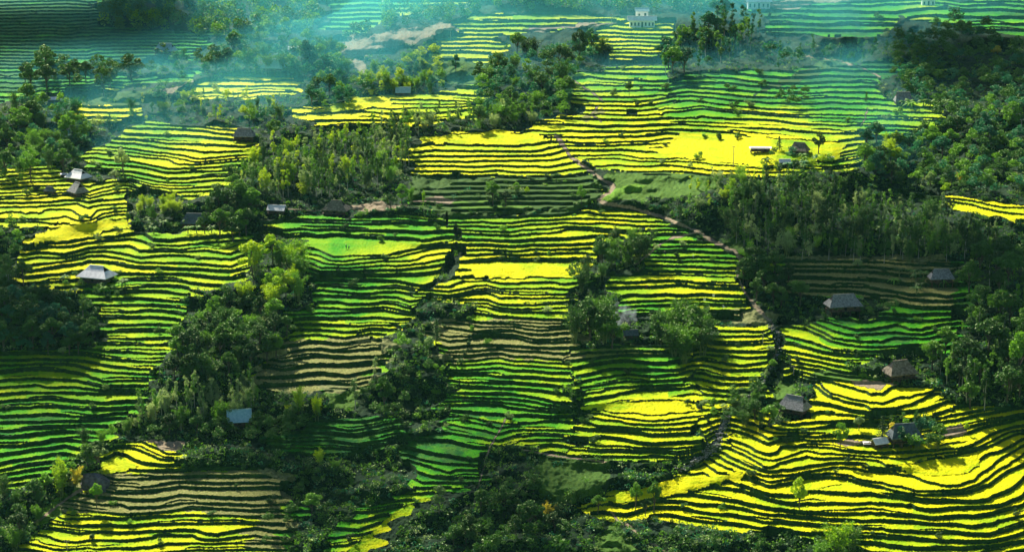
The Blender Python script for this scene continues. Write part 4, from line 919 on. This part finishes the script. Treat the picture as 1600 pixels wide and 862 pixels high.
def far_forest():
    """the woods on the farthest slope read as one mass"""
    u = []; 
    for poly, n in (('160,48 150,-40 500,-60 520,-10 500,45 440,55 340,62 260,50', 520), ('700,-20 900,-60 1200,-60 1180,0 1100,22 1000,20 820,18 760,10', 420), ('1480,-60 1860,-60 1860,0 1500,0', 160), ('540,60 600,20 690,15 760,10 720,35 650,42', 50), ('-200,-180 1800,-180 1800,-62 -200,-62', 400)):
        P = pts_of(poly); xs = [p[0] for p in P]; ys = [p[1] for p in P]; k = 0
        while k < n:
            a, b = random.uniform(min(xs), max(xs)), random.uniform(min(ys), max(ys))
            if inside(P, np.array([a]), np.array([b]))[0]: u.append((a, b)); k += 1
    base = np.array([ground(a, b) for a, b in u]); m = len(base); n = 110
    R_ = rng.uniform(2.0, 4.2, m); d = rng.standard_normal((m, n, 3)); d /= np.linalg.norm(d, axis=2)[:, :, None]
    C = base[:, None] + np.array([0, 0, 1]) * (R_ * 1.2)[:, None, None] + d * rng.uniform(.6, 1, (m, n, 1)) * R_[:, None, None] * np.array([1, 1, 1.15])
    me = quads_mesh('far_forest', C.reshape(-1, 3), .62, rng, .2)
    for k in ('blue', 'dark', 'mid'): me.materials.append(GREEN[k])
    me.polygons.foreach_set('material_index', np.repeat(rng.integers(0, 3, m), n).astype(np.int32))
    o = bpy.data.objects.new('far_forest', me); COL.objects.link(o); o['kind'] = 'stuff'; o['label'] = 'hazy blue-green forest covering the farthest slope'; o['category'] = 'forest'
far_forest()
# ------------------------------------------------------------------ houses
M_THATCH = simple('weathered_thatch', (.13, .135, .14), (.30, .30, .30), 1.6, .95, .12)
M_THATCHB = simple('brown_thatch', (.10, .085, .06), (.26, .22, .17), 1.2, .95, .15)
M_SLATE = simple('dark_slate', (.05, .07, .085), (.11, .14, .16), 1.2, .7, .05)
M_TINW = simple('pale_sheet_roof', (.62, .62, .64), (.82, .82, .82), .8, .5, .02)
M_TINB = simple('blue_sheet_roof', (.22, .42, .46), (.34, .55, .58), 1.0, .5, .02)
M_WOOD = simple('dark_timber', (.05, .035, .022), (.13, .09, .055), 1.5, .85, .04)
M_PLASTER = simple('white_plaster', (.72, .72, .70), (.82, .82, .80), .6, .8)
M_DARK = simple('dark_opening', (.008, .009, .01), (.016, .016, .018), 1, .9)
M_ROCK = simple('rock', (.05, .05, .055), (.14, .14, .14), .7, .9, .25)
M_PALEROCK = simple('pale_rock', (.14, .14, .12), (.42, .42, .38), 1.5, .9, .1)
M_WHITE = simple('white_cloth', (.75, .75, .75), (.82, .82, .82), 1, .8)
def obj(name, verts, faces, m, parent=None):
    me = bpy.data.meshes.new(name); me.from_pydata(verts, [], faces); me.update(); me.materials.append(m)
    o = bpy.data.objects.new(name, me); COL.objects.link(o)
    if parent: o.parent = parent
    return o
def boxd(cx, cy, cz, sx, sy, sz):
    v = [(cx + a * sx / 2, cy + b * sy / 2, cz + c * sz / 2) for c in (-1, 1) for b in (-1, 1) for a in (-1, 1)]
    return v, [(0, 2, 3, 1), (4, 5, 7, 6), (0, 1, 5, 4), (2, 6, 7, 3), (0, 4, 6, 2), (1, 3, 7, 5)]
def boxes(name, L, m, parent):
    V, Fc = [], []
    for b in L:
        v, f = boxd(*b); o = len(V); V += v; Fc += [tuple(i + o for i in q) for q in f]
    return obj(name, V, Fc, m, parent)
def slab(name, top, faces, th, m, parent):
    """roof sheets with thickness: the top faces, their underside and the rim"""
    n = len(top); V = list(top) + [(x, y, z - th) for x, y, z in top]; Fc = [tuple(f) for f in faces] + [tuple(i + n for i in reversed(f)) for f in faces]
    ed = {}
    for f in faces:
        for a, b in zip(f, f[1:] + f[:1]): ed[(a, b)] = 1
    for a, b in ed:
        if (b, a) not in ed: Fc.append((b, a, a + n, b + n))
    return obj(name, V, Fc, m, parent)
def house(label, u, v, px, rot, roofm, style='gablet', depth=.62, wallm=None, h=None, stilts=True, cat='house', name='stilt_house', ridge=.62, eave=None, windows=3, rise=1.0):
    p = ground(u, v); s = math.hypot(p.y, CAM_Z - p.z) / F
    W = px * s * .92; D = W * depth; e = eave if eave else (W * .20 if stilts else W * .15); rh = (h or D * .54) * rise * (.75 if roofm is M_TINW else 1)
    wallm = wallm or M_WOOD
    r = bpy.data.objects.new(name, None); COL.objects.link(r); r.location = p; r.rotation_euler = (0, 0, R(rot)); r['label'] = label; r['category'] = cat
    th = .22
    if style == 'gablet':
        rx = W * ridge / 2; k = .58; xm = W / 2 - (W / 2 - rx) * k; gm = D / 2 * (1 - k); zm = e + rh * k * .92
        top = [(-W/2, -D/2, e), (W/2, -D/2, e), (W/2, D/2, e), (-W/2, D/2, e), (-rx, 0, e + rh), (rx, 0, e + rh), (xm, -gm, zm), (xm, gm, zm), (-xm, gm, zm), (-xm, -gm, zm)]
        fs = [[0, 1, 6, 5, 4, 9], [2, 3, 8, 4, 5, 7], [1, 2, 7, 6], [3, 0, 9, 8]]
        roof = slab('roof', top, fs, th, roofm, r)
        for q in (-1, 1): obj('gable_vent', [(q * (xm - .12), -gm * .95, zm - .1), (q * (xm - .12), gm * .95, zm - .1), (q * (rx - .12), 0, e + rh - .15)], [(0, 1, 2) if q > 0 else (1, 0, 2)], M_DARK, roof)
        boxes('ridge_cap', [(0, 0, e + rh + .03, rx * 2 + .1, .35, .16)], roofm, roof)
    elif style == 'gable':
        top = [(-W/2, -D/2, e), (W/2, -D/2, e), (W/2, D/2, e), (-W/2, D/2, e), (-W/2, 0, e + rh), (W/2, 0, e + rh)]
        roof = slab('roof', top, [[0, 1, 5, 4], [2, 3, 4, 5]], th * .5, roofm, r)
        gx = W / 2 - W * .06
        for q in (-1, 1): obj('gable_wall', [(q * gx, -D*.42, e), (q * gx, D*.42, e), (q * gx, 0, e + rh * .82)], [(0, 1, 2) if q > 0 else (1, 0, 2)], wallm, r)
        boxes('ridge_cap', [(0, 0, e + rh + .02, W + .1, .3, .12)], roofm, roof)
    elif style == 'shed':
        top = [(-W/2, -D/2, e), (W/2, -D/2, e), (W/2, D/2, e + rh), (-W/2, D/2, e + rh)]
        roof = slab('roof', top, [[0, 1, 2, 3]], .12, roofm, r)
    bw, bd = W * .84, D * .74; z0 = e * .36 if stilts else -1.0
    wl = boxes('wall', [(0, 0, (z0 + e + .15) / 2, bw, bd, e + .15 - z0)], wallm, r)
    if style == 'shed': boxes('back_wall', [(0, D * .36, e + rh * .3, bw, .2, rh * .8)], wallm, r)
    if stilts:
        boxes('floor_deck', [(0, -D * .06, z0 - .08, W * .92, D * .92, .16)], M_WOOD, r)
        nx = 4 if px > 30 else 3
        for i in range(nx):
            for j in (-1, 1):
                boxes('post', [(-bw / 2 + bw * i / (nx - 1), j * D * .40, (z0 - .16 - 2.6) / 2, .28, .28, z0 - .16 + 2.6)], M_WOOD, r)
        boxes('stair', [(-bw * .3 + .0, -D * .46 - .25 - .25 * q, z0 - .1 - .25 * q, 1.0, .3, .1) for q in range(int(z0 / .25) + 1)], M_WOOD, r)
    for i in range(windows):
        x = -bw / 2 + bw * (i + .5) / windows; zz = z0 + (e - z0) * .55
        if i == windows // 2: d = boxes('door', [(x, -bd / 2 - .03, z0 + (e - z0) * .42 + .04, .95, .1, (e - z0) * .8)], M_DARK, r)
        else: boxes('window', [(x, -bd / 2 - .03, zz, .9, .1, (e - z0) * .42)], M_DARK, r)
    return r
house('big white-roofed stilt house with a small dark gable end on the striped slope', 152, 440, 58, -20, M_TINW, depth=.72, ridge=.45)
house('white-roofed stilt house, the larger and higher one in the group of three roofs', 123, 284, 38, -32, M_TINW, depth=.8, ridge=.5)
house('grey steep-gabled thatched house just below the white-roofed stilt house', 122, 303, 31, -50, M_THATCH, depth=.9, ridge=.55, rise=1.0, stilts=False)
house('small low dark grey double-roofed hut left of the steep thatched house', 78, 302, 20, -20, M_SLATE, depth=.6, name='hut', cat='hut', windows=1)
house('tiny white sheet-roofed shelter at the left corner of the white-roofed house', 100, 275, 13, 10, M_TINW, 'shed', name='shelter', cat='shelter', windows=1, rise=.5)
house('pale blue-roofed hut alone among the fine green steps', 259, 86, 36, -12, M_TINB, depth=.6, name='hut', cat='hut')
house('grey-roofed hut half hidden by trees above the stepped knoll', 382, 219, 38, -8, M_THATCH, depth=.6, name='hut', cat='hut')
house('hut with wide light blue hipped roof in the misty hollow', 427, 112, 38, -10, M_TINB, depth=.65, name='hut', cat='hut')
house('small flat pale-roofed shed at the dark wood edge', 85, 160, 24, 6, M_TINW, 'shed', name='shed', cat='shed', windows=1, rise=.5)
house('small hut with bright grey sheet roof, the left of two in the shade', 433, 332, 32, -14, M_TINW, 'gable', depth=.6, name='hut', cat='hut')
house('thatched stilt house with pyramid-like roof, the right of two in the shade', 526, 335, 46, -16, M_THATCHB, depth=.62, ridge=.38)
house('dark slate-roofed house peeping over banana plants', 305, 356, 46, -6, M_SLATE, depth=.6)
house('little bluish hut at the left end of the yellow spur field', 630, 150, 26, 0, M_TINB, 'gable', name='hut', cat='hut', windows=2)
house('small hut with thin white roof edge in the misty hollow', 464, 82, 30, 4, M_TINW, 'shed', name='hut', cat='hut', windows=2, rise=.4)
house('tiny white roof high on the misty slope', 454, 30, 12, 0, M_TINW, 'gable', name='hut', cat='hut', windows=1, stilts=False)
w_ = house('long white plastered building with small dark windows on top of yellow steps', 1003, 41, 50, 0, M_TINW, 'gable', .34, M_PLASTER, stilts=False, name='long_building', cat='building', eave=3.3, windows=7, rise=1.0)
house('pale blue flat-topped house just behind the long white building', 1003, 30, 24, 0, M_TINB, 'gable', .7, M_PLASTER, stilts=False, windows=2, name='house', eave=4.6, rise=.6)
house('beige building cut off by the top edge behind the tall trees', 1185, 14, 44, 0, M_TINW, 'gable', .5, M_PLASTER, stilts=False, windows=5, name='building', cat='building', eave=4)
house('white building at the top edge of the upper right steps', 1450, 8, 26, 0, M_TINW, 'gable', .5, M_PLASTER, stilts=False, windows=3, name='building', cat='building', eave=3)
house('hut with square grey roof beside banana plants under the dark spur', 1411, 163, 30, 0, M_THATCH, 'gablet', .8, name='hut', cat='hut', ridge=.75, windows=2, rise=1.15)
house('grey-roofed farmhouse between the cone tree and the round tree', 1249, 240, 32, -26, M_THATCHB, depth=.75, ridge=.6)
house('long low white-edged roof left of the dark cone-shaped tree', 1188, 238, 38, -3, M_TINW, 'shed', .3, name='shed', cat='shed', windows=2, rise=.3)
house('small grey shelter on posts at the edge of the open yellow field', 1226, 257, 20, 0, M_TINW, 'gable', .6, name='shelter', cat='shelter', windows=1)
house('small white-roofed shed right of the big round tree', 1295, 248, 18, -8, M_TINW, 'shed', .4, name='shed', cat='shed', windows=1, rise=.3)
house('small pale thatched hut half sunk in dark shrubs', 1470, 440, 42, 4, M_THATCH, depth=.6, name='hut', cat='hut', rise=1.1)
house('broad grey thatched house mostly screened by low trees', 1317, 486, 60, 12, M_THATCH, depth=.55)
house('open grey thatched barn beside the bare earth yard', 1405, 590, 54, 20, M_THATCHB, depth=.7, ridge=.5, name='barn', cat='barn')
house('grey plank-roofed house with steep gable above the bright fields', 1241, 645, 50, -34, M_THATCH, depth=.72, ridge=.62)
house('large grey roof behind dark trees amid the bright fields', 1412, 690, 56, 12, M_SLATE, depth=.6, rise=1.15)
house('small white-roofed house in front of the large grey roof', 1374, 696, 28, 22, M_TINW, 'gable', .7, name='cottage', cat='house', windows=2)
house('low white lean-to at the left of the small white-roofed house', 1356, 695, 17, 0, M_TINW, 'shed', .6, name='shelter', cat='shelter', windows=1, rise=.4)
house('bluish shed roof glinting in the dark thicket', 374, 664, 42, 10, M_TINB, 'gable', .8, name='shed', cat='shed', windows=1)
house('smoking hut hidden between two tall bamboo stands', 985, 528, 26, 5, M_SLATE, 'gable', .6, name='hut', cat='hut', windows=2)

# ------------------------------------------------------------------ small things
def one(name, label, cat, o):
    o['label'] = label; o['category'] = cat; o.name = name; return o
def rock(name, u, v, w, hgt, m, seed, label=None, cat='rock', group=None):
    import bmesh
    p = ground(u, v); s = math.hypot(p.y, CAM_Z - p.z) / F; r = np.random.default_rng(seed)
    bm = bmesh.new(); bmesh.ops.create_icosphere(bm, subdivisions=4 if w > 20 else 2, radius=1)
    ph = r.uniform(0, 6, 9)
    for q in bm.verts:
        c = q.co; k = 1 + .16 * math.sin(3 * c.x + ph[0]) * math.cos(2.5 * c.y + ph[1]) + .09 * math.sin(6 * c.z + ph[2] + 4 * c.x) + .05 * math.sin(13 * c.y + ph[3]) * math.sin(11 * c.x + ph[4])
        q.co = Vector((c.x * w * s / 2, c.y * w * s * .35, c.z * hgt * s)) * k
    me = bpy.data.meshes.new(name); bm.to_mesh(me); bm.free(); me.materials.append(m)
    o = bpy.data.objects.new(name, me); COL.objects.link(o); o.location = p; o.rotation_euler = (0, 0, r.uniform(-.3, .3))
    if label: o['label'] = label; o['category'] = cat
    if group: o['group'] = group
    return o
rock('boulder', 150, 757, 52, 17, M_ROCK, 1, 'huge dark boulder at the corner of the lower left terraces')
def stream_rocks():
    P = pts_of(STREAM); V = []; Fc = []
    ico = [(0, 0, 1), (.9, 0, .3), (.3, .85, .3), (-.7, .5, .3), (-.7, -.5, .3), (.3, -.85, .3), (0, 0, -.6)]
    fi = [(0, 1, 2), (0, 2, 3), (0, 3, 4), (0, 4, 5), (0, 5, 1), (6, 2, 1), (6, 3, 2), (6, 4, 3), (6, 5, 4), (6, 1, 5)]
    for i in range(650):
        k = random.randrange(len(P) - 1); t = random.random(); u = P[k][0] * (1 - t) + P[k + 1][0] * t + random.gauss(0, 2.6); v = P[k][1] * (1 - t) + P[k + 1][1] * t + random.gauss(0, 2)
        if random.random() < .35: 
            k = random.choice((6, 7, 8, 9)); u = P[k][0] * (1 - t) + P[k + 1][0] * t + random.gauss(0, 5); v = P[k][1] * (1 - t) + P[k + 1][1] * t + random.gauss(0, 2.4)
        p = ground(u, v); s = random.uniform(.15, .55); o = len(V); a = random.uniform(0, 6)
        V += [(p.x + s * (x * math.cos(a) - y * math.sin(a)), p.y + s * (x * math.sin(a) + y * math.cos(a)), p.z + s * z * .8) for x, y, z in ico]; Fc += [tuple(j + o for j in f) for f in fi]
    o = obj('stream_stones', V, Fc, M_PALEROCK); o['kind'] = 'stuff'; o['label'] = 'pale tumbled stones filling the dry stream bed'; o['category'] = 'stones'
stream_rocks()
def pole(u, v, px, label):
    p = ground(u, v); s = math.hypot(p.y, CAM_Z - p.z) / F; h = px * s
    r = bpy.data.objects.new('utility_pole', None); COL.objects.link(r); r.location = p; r['label'] = label; r['category'] = 'pole'
    me = tube_mesh('post', [[(0, 0, -1, .16), (0, 0, h, .11)]], 8); me.materials.append(M_PALEROCK); o = bpy.data.objects.new('post', me); COL.objects.link(o); o.parent = r
    boxes('crossarm', [(0, 0, h - .5, 1.6, .12, .12)], M_WOOD, r)
    for x in (-.7, 0, .7): boxes('insulator', [(x, 0, h - .3, .1, .1, .25)], M_WHITE, r)
for a in ((1146, 258, 30, 'thin concrete pole on the open yellow field'), (1192, 538, 20, 'thin pole on the steps left of the stony stream'), (1240, 586, 16, 'short pole on the narrow field right of the stony stream'), (1595, 215, 30, 'pole at the right side of the dark wood'),
          (416, 122, 24, 'pole in front of the light blue hipped roof'), (704, 62, 16, 'pole above the small yellow steps'), (955, 40, 18, 'pole left of the long white building'), (1058, 342, 26, 'pole beside the grassy hollow'), (15, 462, 34, 'pole rising from the left edge trees'),
          (105, 858, 16, 'pole on the lowest left steps')):
    pole(*a)
def person(u, v, label, top, trousers, pose='stand', hat=True):
    """a farmer: one continuous skinned body, clothing and hat as children"""
    p = ground(u, v)
    r = bpy.data.objects.new('person', None); COL.objects.link(r); r.location = p; r['label'] = label; r['category'] = 'person'; r.rotation_euler = (0, 0, random.uniform(0, 6))
    b = .55 if pose == 'bend' else .04
    hip = (0, 0, .9); ch = (0, -b * .55, .9 + .45 * math.cos(b)); nk = (0, -b * .75, ch[2] + .15 * math.cos(b * 2)); hd = (0, -b * .95, nk[2] + .16 * math.cos(b * 2))
    V = [hip, ch, nk, hd, (-.1, 0, .85), (-.13, -.05, .48), (-.14, 0, .06), (-.14, -.14, .03), (.1, 0, .85), (.13, .05, .48), (.14, .1, .06), (.14, -.04, .03),
         (-.19, ch[1], ch[2] + .02), (-.27, ch[1] - .08, ch[2] - .27), (-.22, ch[1] - .28, ch[2] - .42), (.19, ch[1], ch[2] + .02), (.27, ch[1] - .06, ch[2] - .27), (.23, ch[1] - .25, ch[2] - .45)]
    E = [(0, 1), (1, 2), (2, 3), (0, 4), (4, 5), (5, 6), (6, 7), (0, 8), (8, 9), (9, 10), (10, 11), (1, 12), (12, 13), (13, 14), (1, 15), (15, 16), (16, 17)]
    rad = [.15, .16, .06, .11, .09, .065, .045, .04, .09, .065, .045, .04, .06, .045, .035, .06, .045, .035]
    me = bpy.data.meshes.new('body'); me.from_pydata(V, E, []); o = bpy.data.objects.new('body', me); COL.objects.link(o); o.parent = r
    m = o.modifiers.new('skin', 'SKIN'); 
    for q, sv_ in zip(rad, me.skin_vertices[0].data): sv_.radius = (q, q)
    me.skin_vertices[0].data[0].use_root = True
    o.modifiers.new('sub', 'SUBSURF').levels = 1; me.materials.append(top)
    vs, fs = tube_data([[(0, 0, .98, .17), (0, 0, .7, .19), (0, 0, .35, .21)]], 10)
    k = obj('skirt', vs, fs, trousers, r)
    if hat:
        vs = [(hd[0], hd[1], hd[2] + .26)] + [(hd[0] + .27 * math.cos(a), hd[1] + .27 * math.sin(a), hd[2] + .06) for a in np.linspace(0, 6.283, 13)[:-1]]
        obj('hat', vs, [(0, i, i % 12 + 1) for i in range(1, 13)] + [tuple(range(12, 0, -1))], M_STRAW, r)
M_STRAW = simple('straw', (.5, .42, .25), (.62, .55, .36), 5, .9)
M_NAVY = simple('navy_cloth', (.015, .02, .05), (.03, .035, .08), 3, .9); M_RED = simple('red_cloth', (.25, .02, .03), (.4, .04, .04), 3, .9)
person(541, 389, 'farmer in dark clothes standing in the pale green flat field', M_NAVY, M_NAVY)
person(545, 389, 'second farmer bending close to the dark-clothed one in the pale green field', M_NAVY, M_NAVY, 'bend')
person(1040, 399, 'farmer in dark clothes on the narrow field above the track steps', M_NAVY, M_NAVY, 'bend')
person(1083, 404, 'figure in pale clothes beside the rocky outcrop near the track', M_WHITE, M_NAVY)
person(1010, 451, 'two-tone dressed farmer bending over the edge of the pond-shaped field', M_NAVY, M_RED, 'bend')
person(1284, 607, 'farmer in dark clothes standing in the brilliant field above the gabled house', M_NAVY, M_NAVY)
def scare(u, v, label, tri=False):
    """white cloth square on a cane, to keep birds off the rice"""
    p = ground(u, v); r = bpy.data.objects.new('bird_scarer', None); COL.objects.link(r); r.location = p; r['label'] = label; r['category'] = 'flag'; r['group'] = 'white bird scarers on canes'
    me = tube_mesh('cane', [[(0, 0, -.5, .03), (0, 0, 2.6, .02)]], 5); me.materials.append(M_CULM); o = bpy.data.objects.new('cane', me); COL.objects.link(o); o.parent = r
    if tri: v_ = [(0, -.02, 1.2), (0, -.02, 2.6), (.95, -.12, 1.6), (0, .02, 1.2), (0, .02, 2.6), (.95, -.06, 1.6)]; f = [(0, 2, 1), (3, 4, 5), (0, 1, 4, 3), (1, 2, 5, 4), (2, 0, 3, 5)]
    else: v_, f = boxd(.42, -.03, 2.1, .85, .04, .95)
    obj('cloth', v_, f, M_WHITE, r)
scare(1113, 470, 'square white cloth on a cane, the upper of the two square ones'); scare(1099, 476, 'square white cloth on a cane, the lower of the two square ones'); scare(1129, 487, 'pointed white pennant on a cane above the dark steps', True)
# smoke over the hidden hut
def smoke():
    m = bpy.data.materials.new('smoke'); m.use_nodes = True; nt = m.node_tree; nt.nodes.clear()
    o = nt.nodes.new('ShaderNodeOutputMaterial'); v = nt.nodes.new('ShaderNodeVolumePrincipled'); v.inputs['Color'].default_value = (.75, .85, .9, 1)
    n = nt.nodes.new('ShaderNodeTexNoise'); n.inputs['Scale'].default_value = .35; n.inputs['Detail'].default_value = 4
    tc = nt.nodes.new('ShaderNodeTexCoord'); nt.links.new(tc.outputs['Object'], n.inputs['Vector'])
    d = mathn(nt, 'MULTIPLY', mathn(nt, 'MAXIMUM', mathn(nt, 'SUBTRACT', n.outputs[0], .46), 0.0), .55); nt.links.new(d, v.inputs['Density']); nt.links.new(v.outputs[0], o.inputs['Volume'])
    p = ground(972, 512); bpyme = bpy.data.meshes.new('smoke')
    import bmesh
    bm = bmesh.new(); bmesh.ops.create_icosphere(bm, subdivisions=3, radius=1)
    for q in bm.verts: q.co = Vector((q.co.x * 6.5, q.co.y * 3.5, q.co.z * 4.5)) * (1 + .15 * math.sin(5 * q.co.x + 3 * q.co.z))
    bm.to_mesh(bpyme); bm.free(); bpyme.materials.append(m); ob = bpy.data.objects.new('smoke', bpyme); COL.objects.link(ob); ob.location = p + Vector((0, 0, 5)); ob['kind'] = 'stuff'; ob['label'] = 'thin blue-grey smoke drifting over the hidden hut'
smoke()
# ------------------------------------------------------------------ the air
def haze_box():
    m = bpy.data.materials.new('haze'); m.use_nodes = True; nt = m.node_tree; nt.nodes.clear()
    o = nt.nodes.new('ShaderNodeOutputMaterial'); v = nt.nodes.new('ShaderNodeVolumePrincipled')
    v.inputs['Color'].default_value = (.35, .85, .9, 1); v.inputs['Density'].default_value = HAZE; v.inputs['Anisotropy'].default_value = .35
    nt.links.new(v.outputs[0], o.inputs['Volume'])
    x0, x1, y0, y1, z0, z1 = -6100, 6100, -3100, 12100, -220, 900
    me = bpy.data.meshes.new('haze')
    me.from_pydata([(x, y, z) for z in (z0, z1) for y in (y0, y1) for x in (x0, x1)], [], [(0, 2, 3, 1), (4, 5, 7, 6), (0, 1, 5, 4), (2, 6, 7, 3), (0, 4, 6, 2), (1, 3, 7, 5)])
    me.materials.append(m); ob = bpy.data.objects.new('haze', me); COL.objects.link(ob); ob['kind'] = 'stuff'
print('top of ground', GZ.max(), GY.max())
if HAZE: haze_box()

def mist():
    """one bank of sunlit mist lying on the upper valley, thick in the hollow by the landslide and thinning towards the viewer"""
    m = bpy.data.materials.new('mist'); m.use_nodes = True; nt = m.node_tree; nt.nodes.clear()
    o = nt.nodes.new('ShaderNodeOutputMaterial'); v = nt.nodes.new('ShaderNodeVolumePrincipled')
    v.inputs['Color'].default_value = (.14, .80, .92, 1); v.inputs['Density'].default_value = MIST; v.inputs['Anisotropy'].default_value = .3
    nt.links.new(v.outputs[0], o.inputs['Volume'])
    U = np.arange(-190, 1791, 20.0); W = np.arange(-176, 300, 8.0)
    a, b = np.meshgrid(U, W)
    T = np.zeros_like(a)
    for cx, cy, sx, sy, t in ((610, 55, 150, 45, 26), (480, 110, 150, 45, 16), (330, 160, 150, 35, 13), (200, 215, 110, 25, 8), (950, 10, 220, 40, 16), (1150, 40, 160, 45, 12), (1330, 150, 120, 55, 7), (1390, 235, 50, 40, 8), (100, -10, 260, 35, 9), (1450, 0, 300, 40, 12), (1250, 60, 200, 60, 7), (150, 120, 160, 60, 7), (300, 20, 160, 60, 10), (760, 130, 120, 40, 5), (640, -60, 600, 60, 26), (1000, 120, 200, 40, 4)):
        T += t * np.exp(-((a - cx) / sx) ** 2 - ((b - cy) / sy) ** 2)
    T *= 1 + .35 * vnoise(a + 1.6 * b, b, 90, 60, 901) + .15 * vnoise(a, b, 40, 20, 902)  # diagonal streaks shaped into the thickness to suggest shafts of light
    T = np.maximum(T - .6, -2.0) 
    P = np.array([[ground(x, y) for x in U] for y in W])
    for _ in range(6): P[1:-1, 1:-1, 2] = (P[:-2, 1:-1, 2] + P[2:, 1:-1, 2] + P[1:-1, :-2, 2] + P[1:-1, 2:, 2]) / 4
    top = P.copy(); top[..., 2] += T; bot = P.copy(); bot[..., 2] -= 8
    ny, nx = a.shape; i = np.arange(nx * ny).reshape(ny, nx); n = nx * ny
    q = np.stack([i[:-1, :-1], i[1:, :-1], i[1:, 1:], i[:-1, 1:]], -1).reshape(-1, 4)
    rim = np.concatenate([i[0], i[1:, -1], i[-1, -2::-1], i[-2:0:-1, 0]]); nxt = np.roll(rim, -1)
    f = np.concatenate([q, q[:, ::-1] + n, np.stack([rim, nxt, nxt + n, rim + n], 1)])
    me = mesh_from('mist', np.concatenate([top.reshape(-1, 3), bot.reshape(-1, 3)]), f); me.materials.append(m)
    ob = bpy.data.objects.new('mist', me); COL.objects.link(ob); ob['kind'] = 'stuff'; ob['label'] = 'pale blue-green mist hanging over the upper valley'; ob['category'] = 'mist'
MIST = .0044
mist()
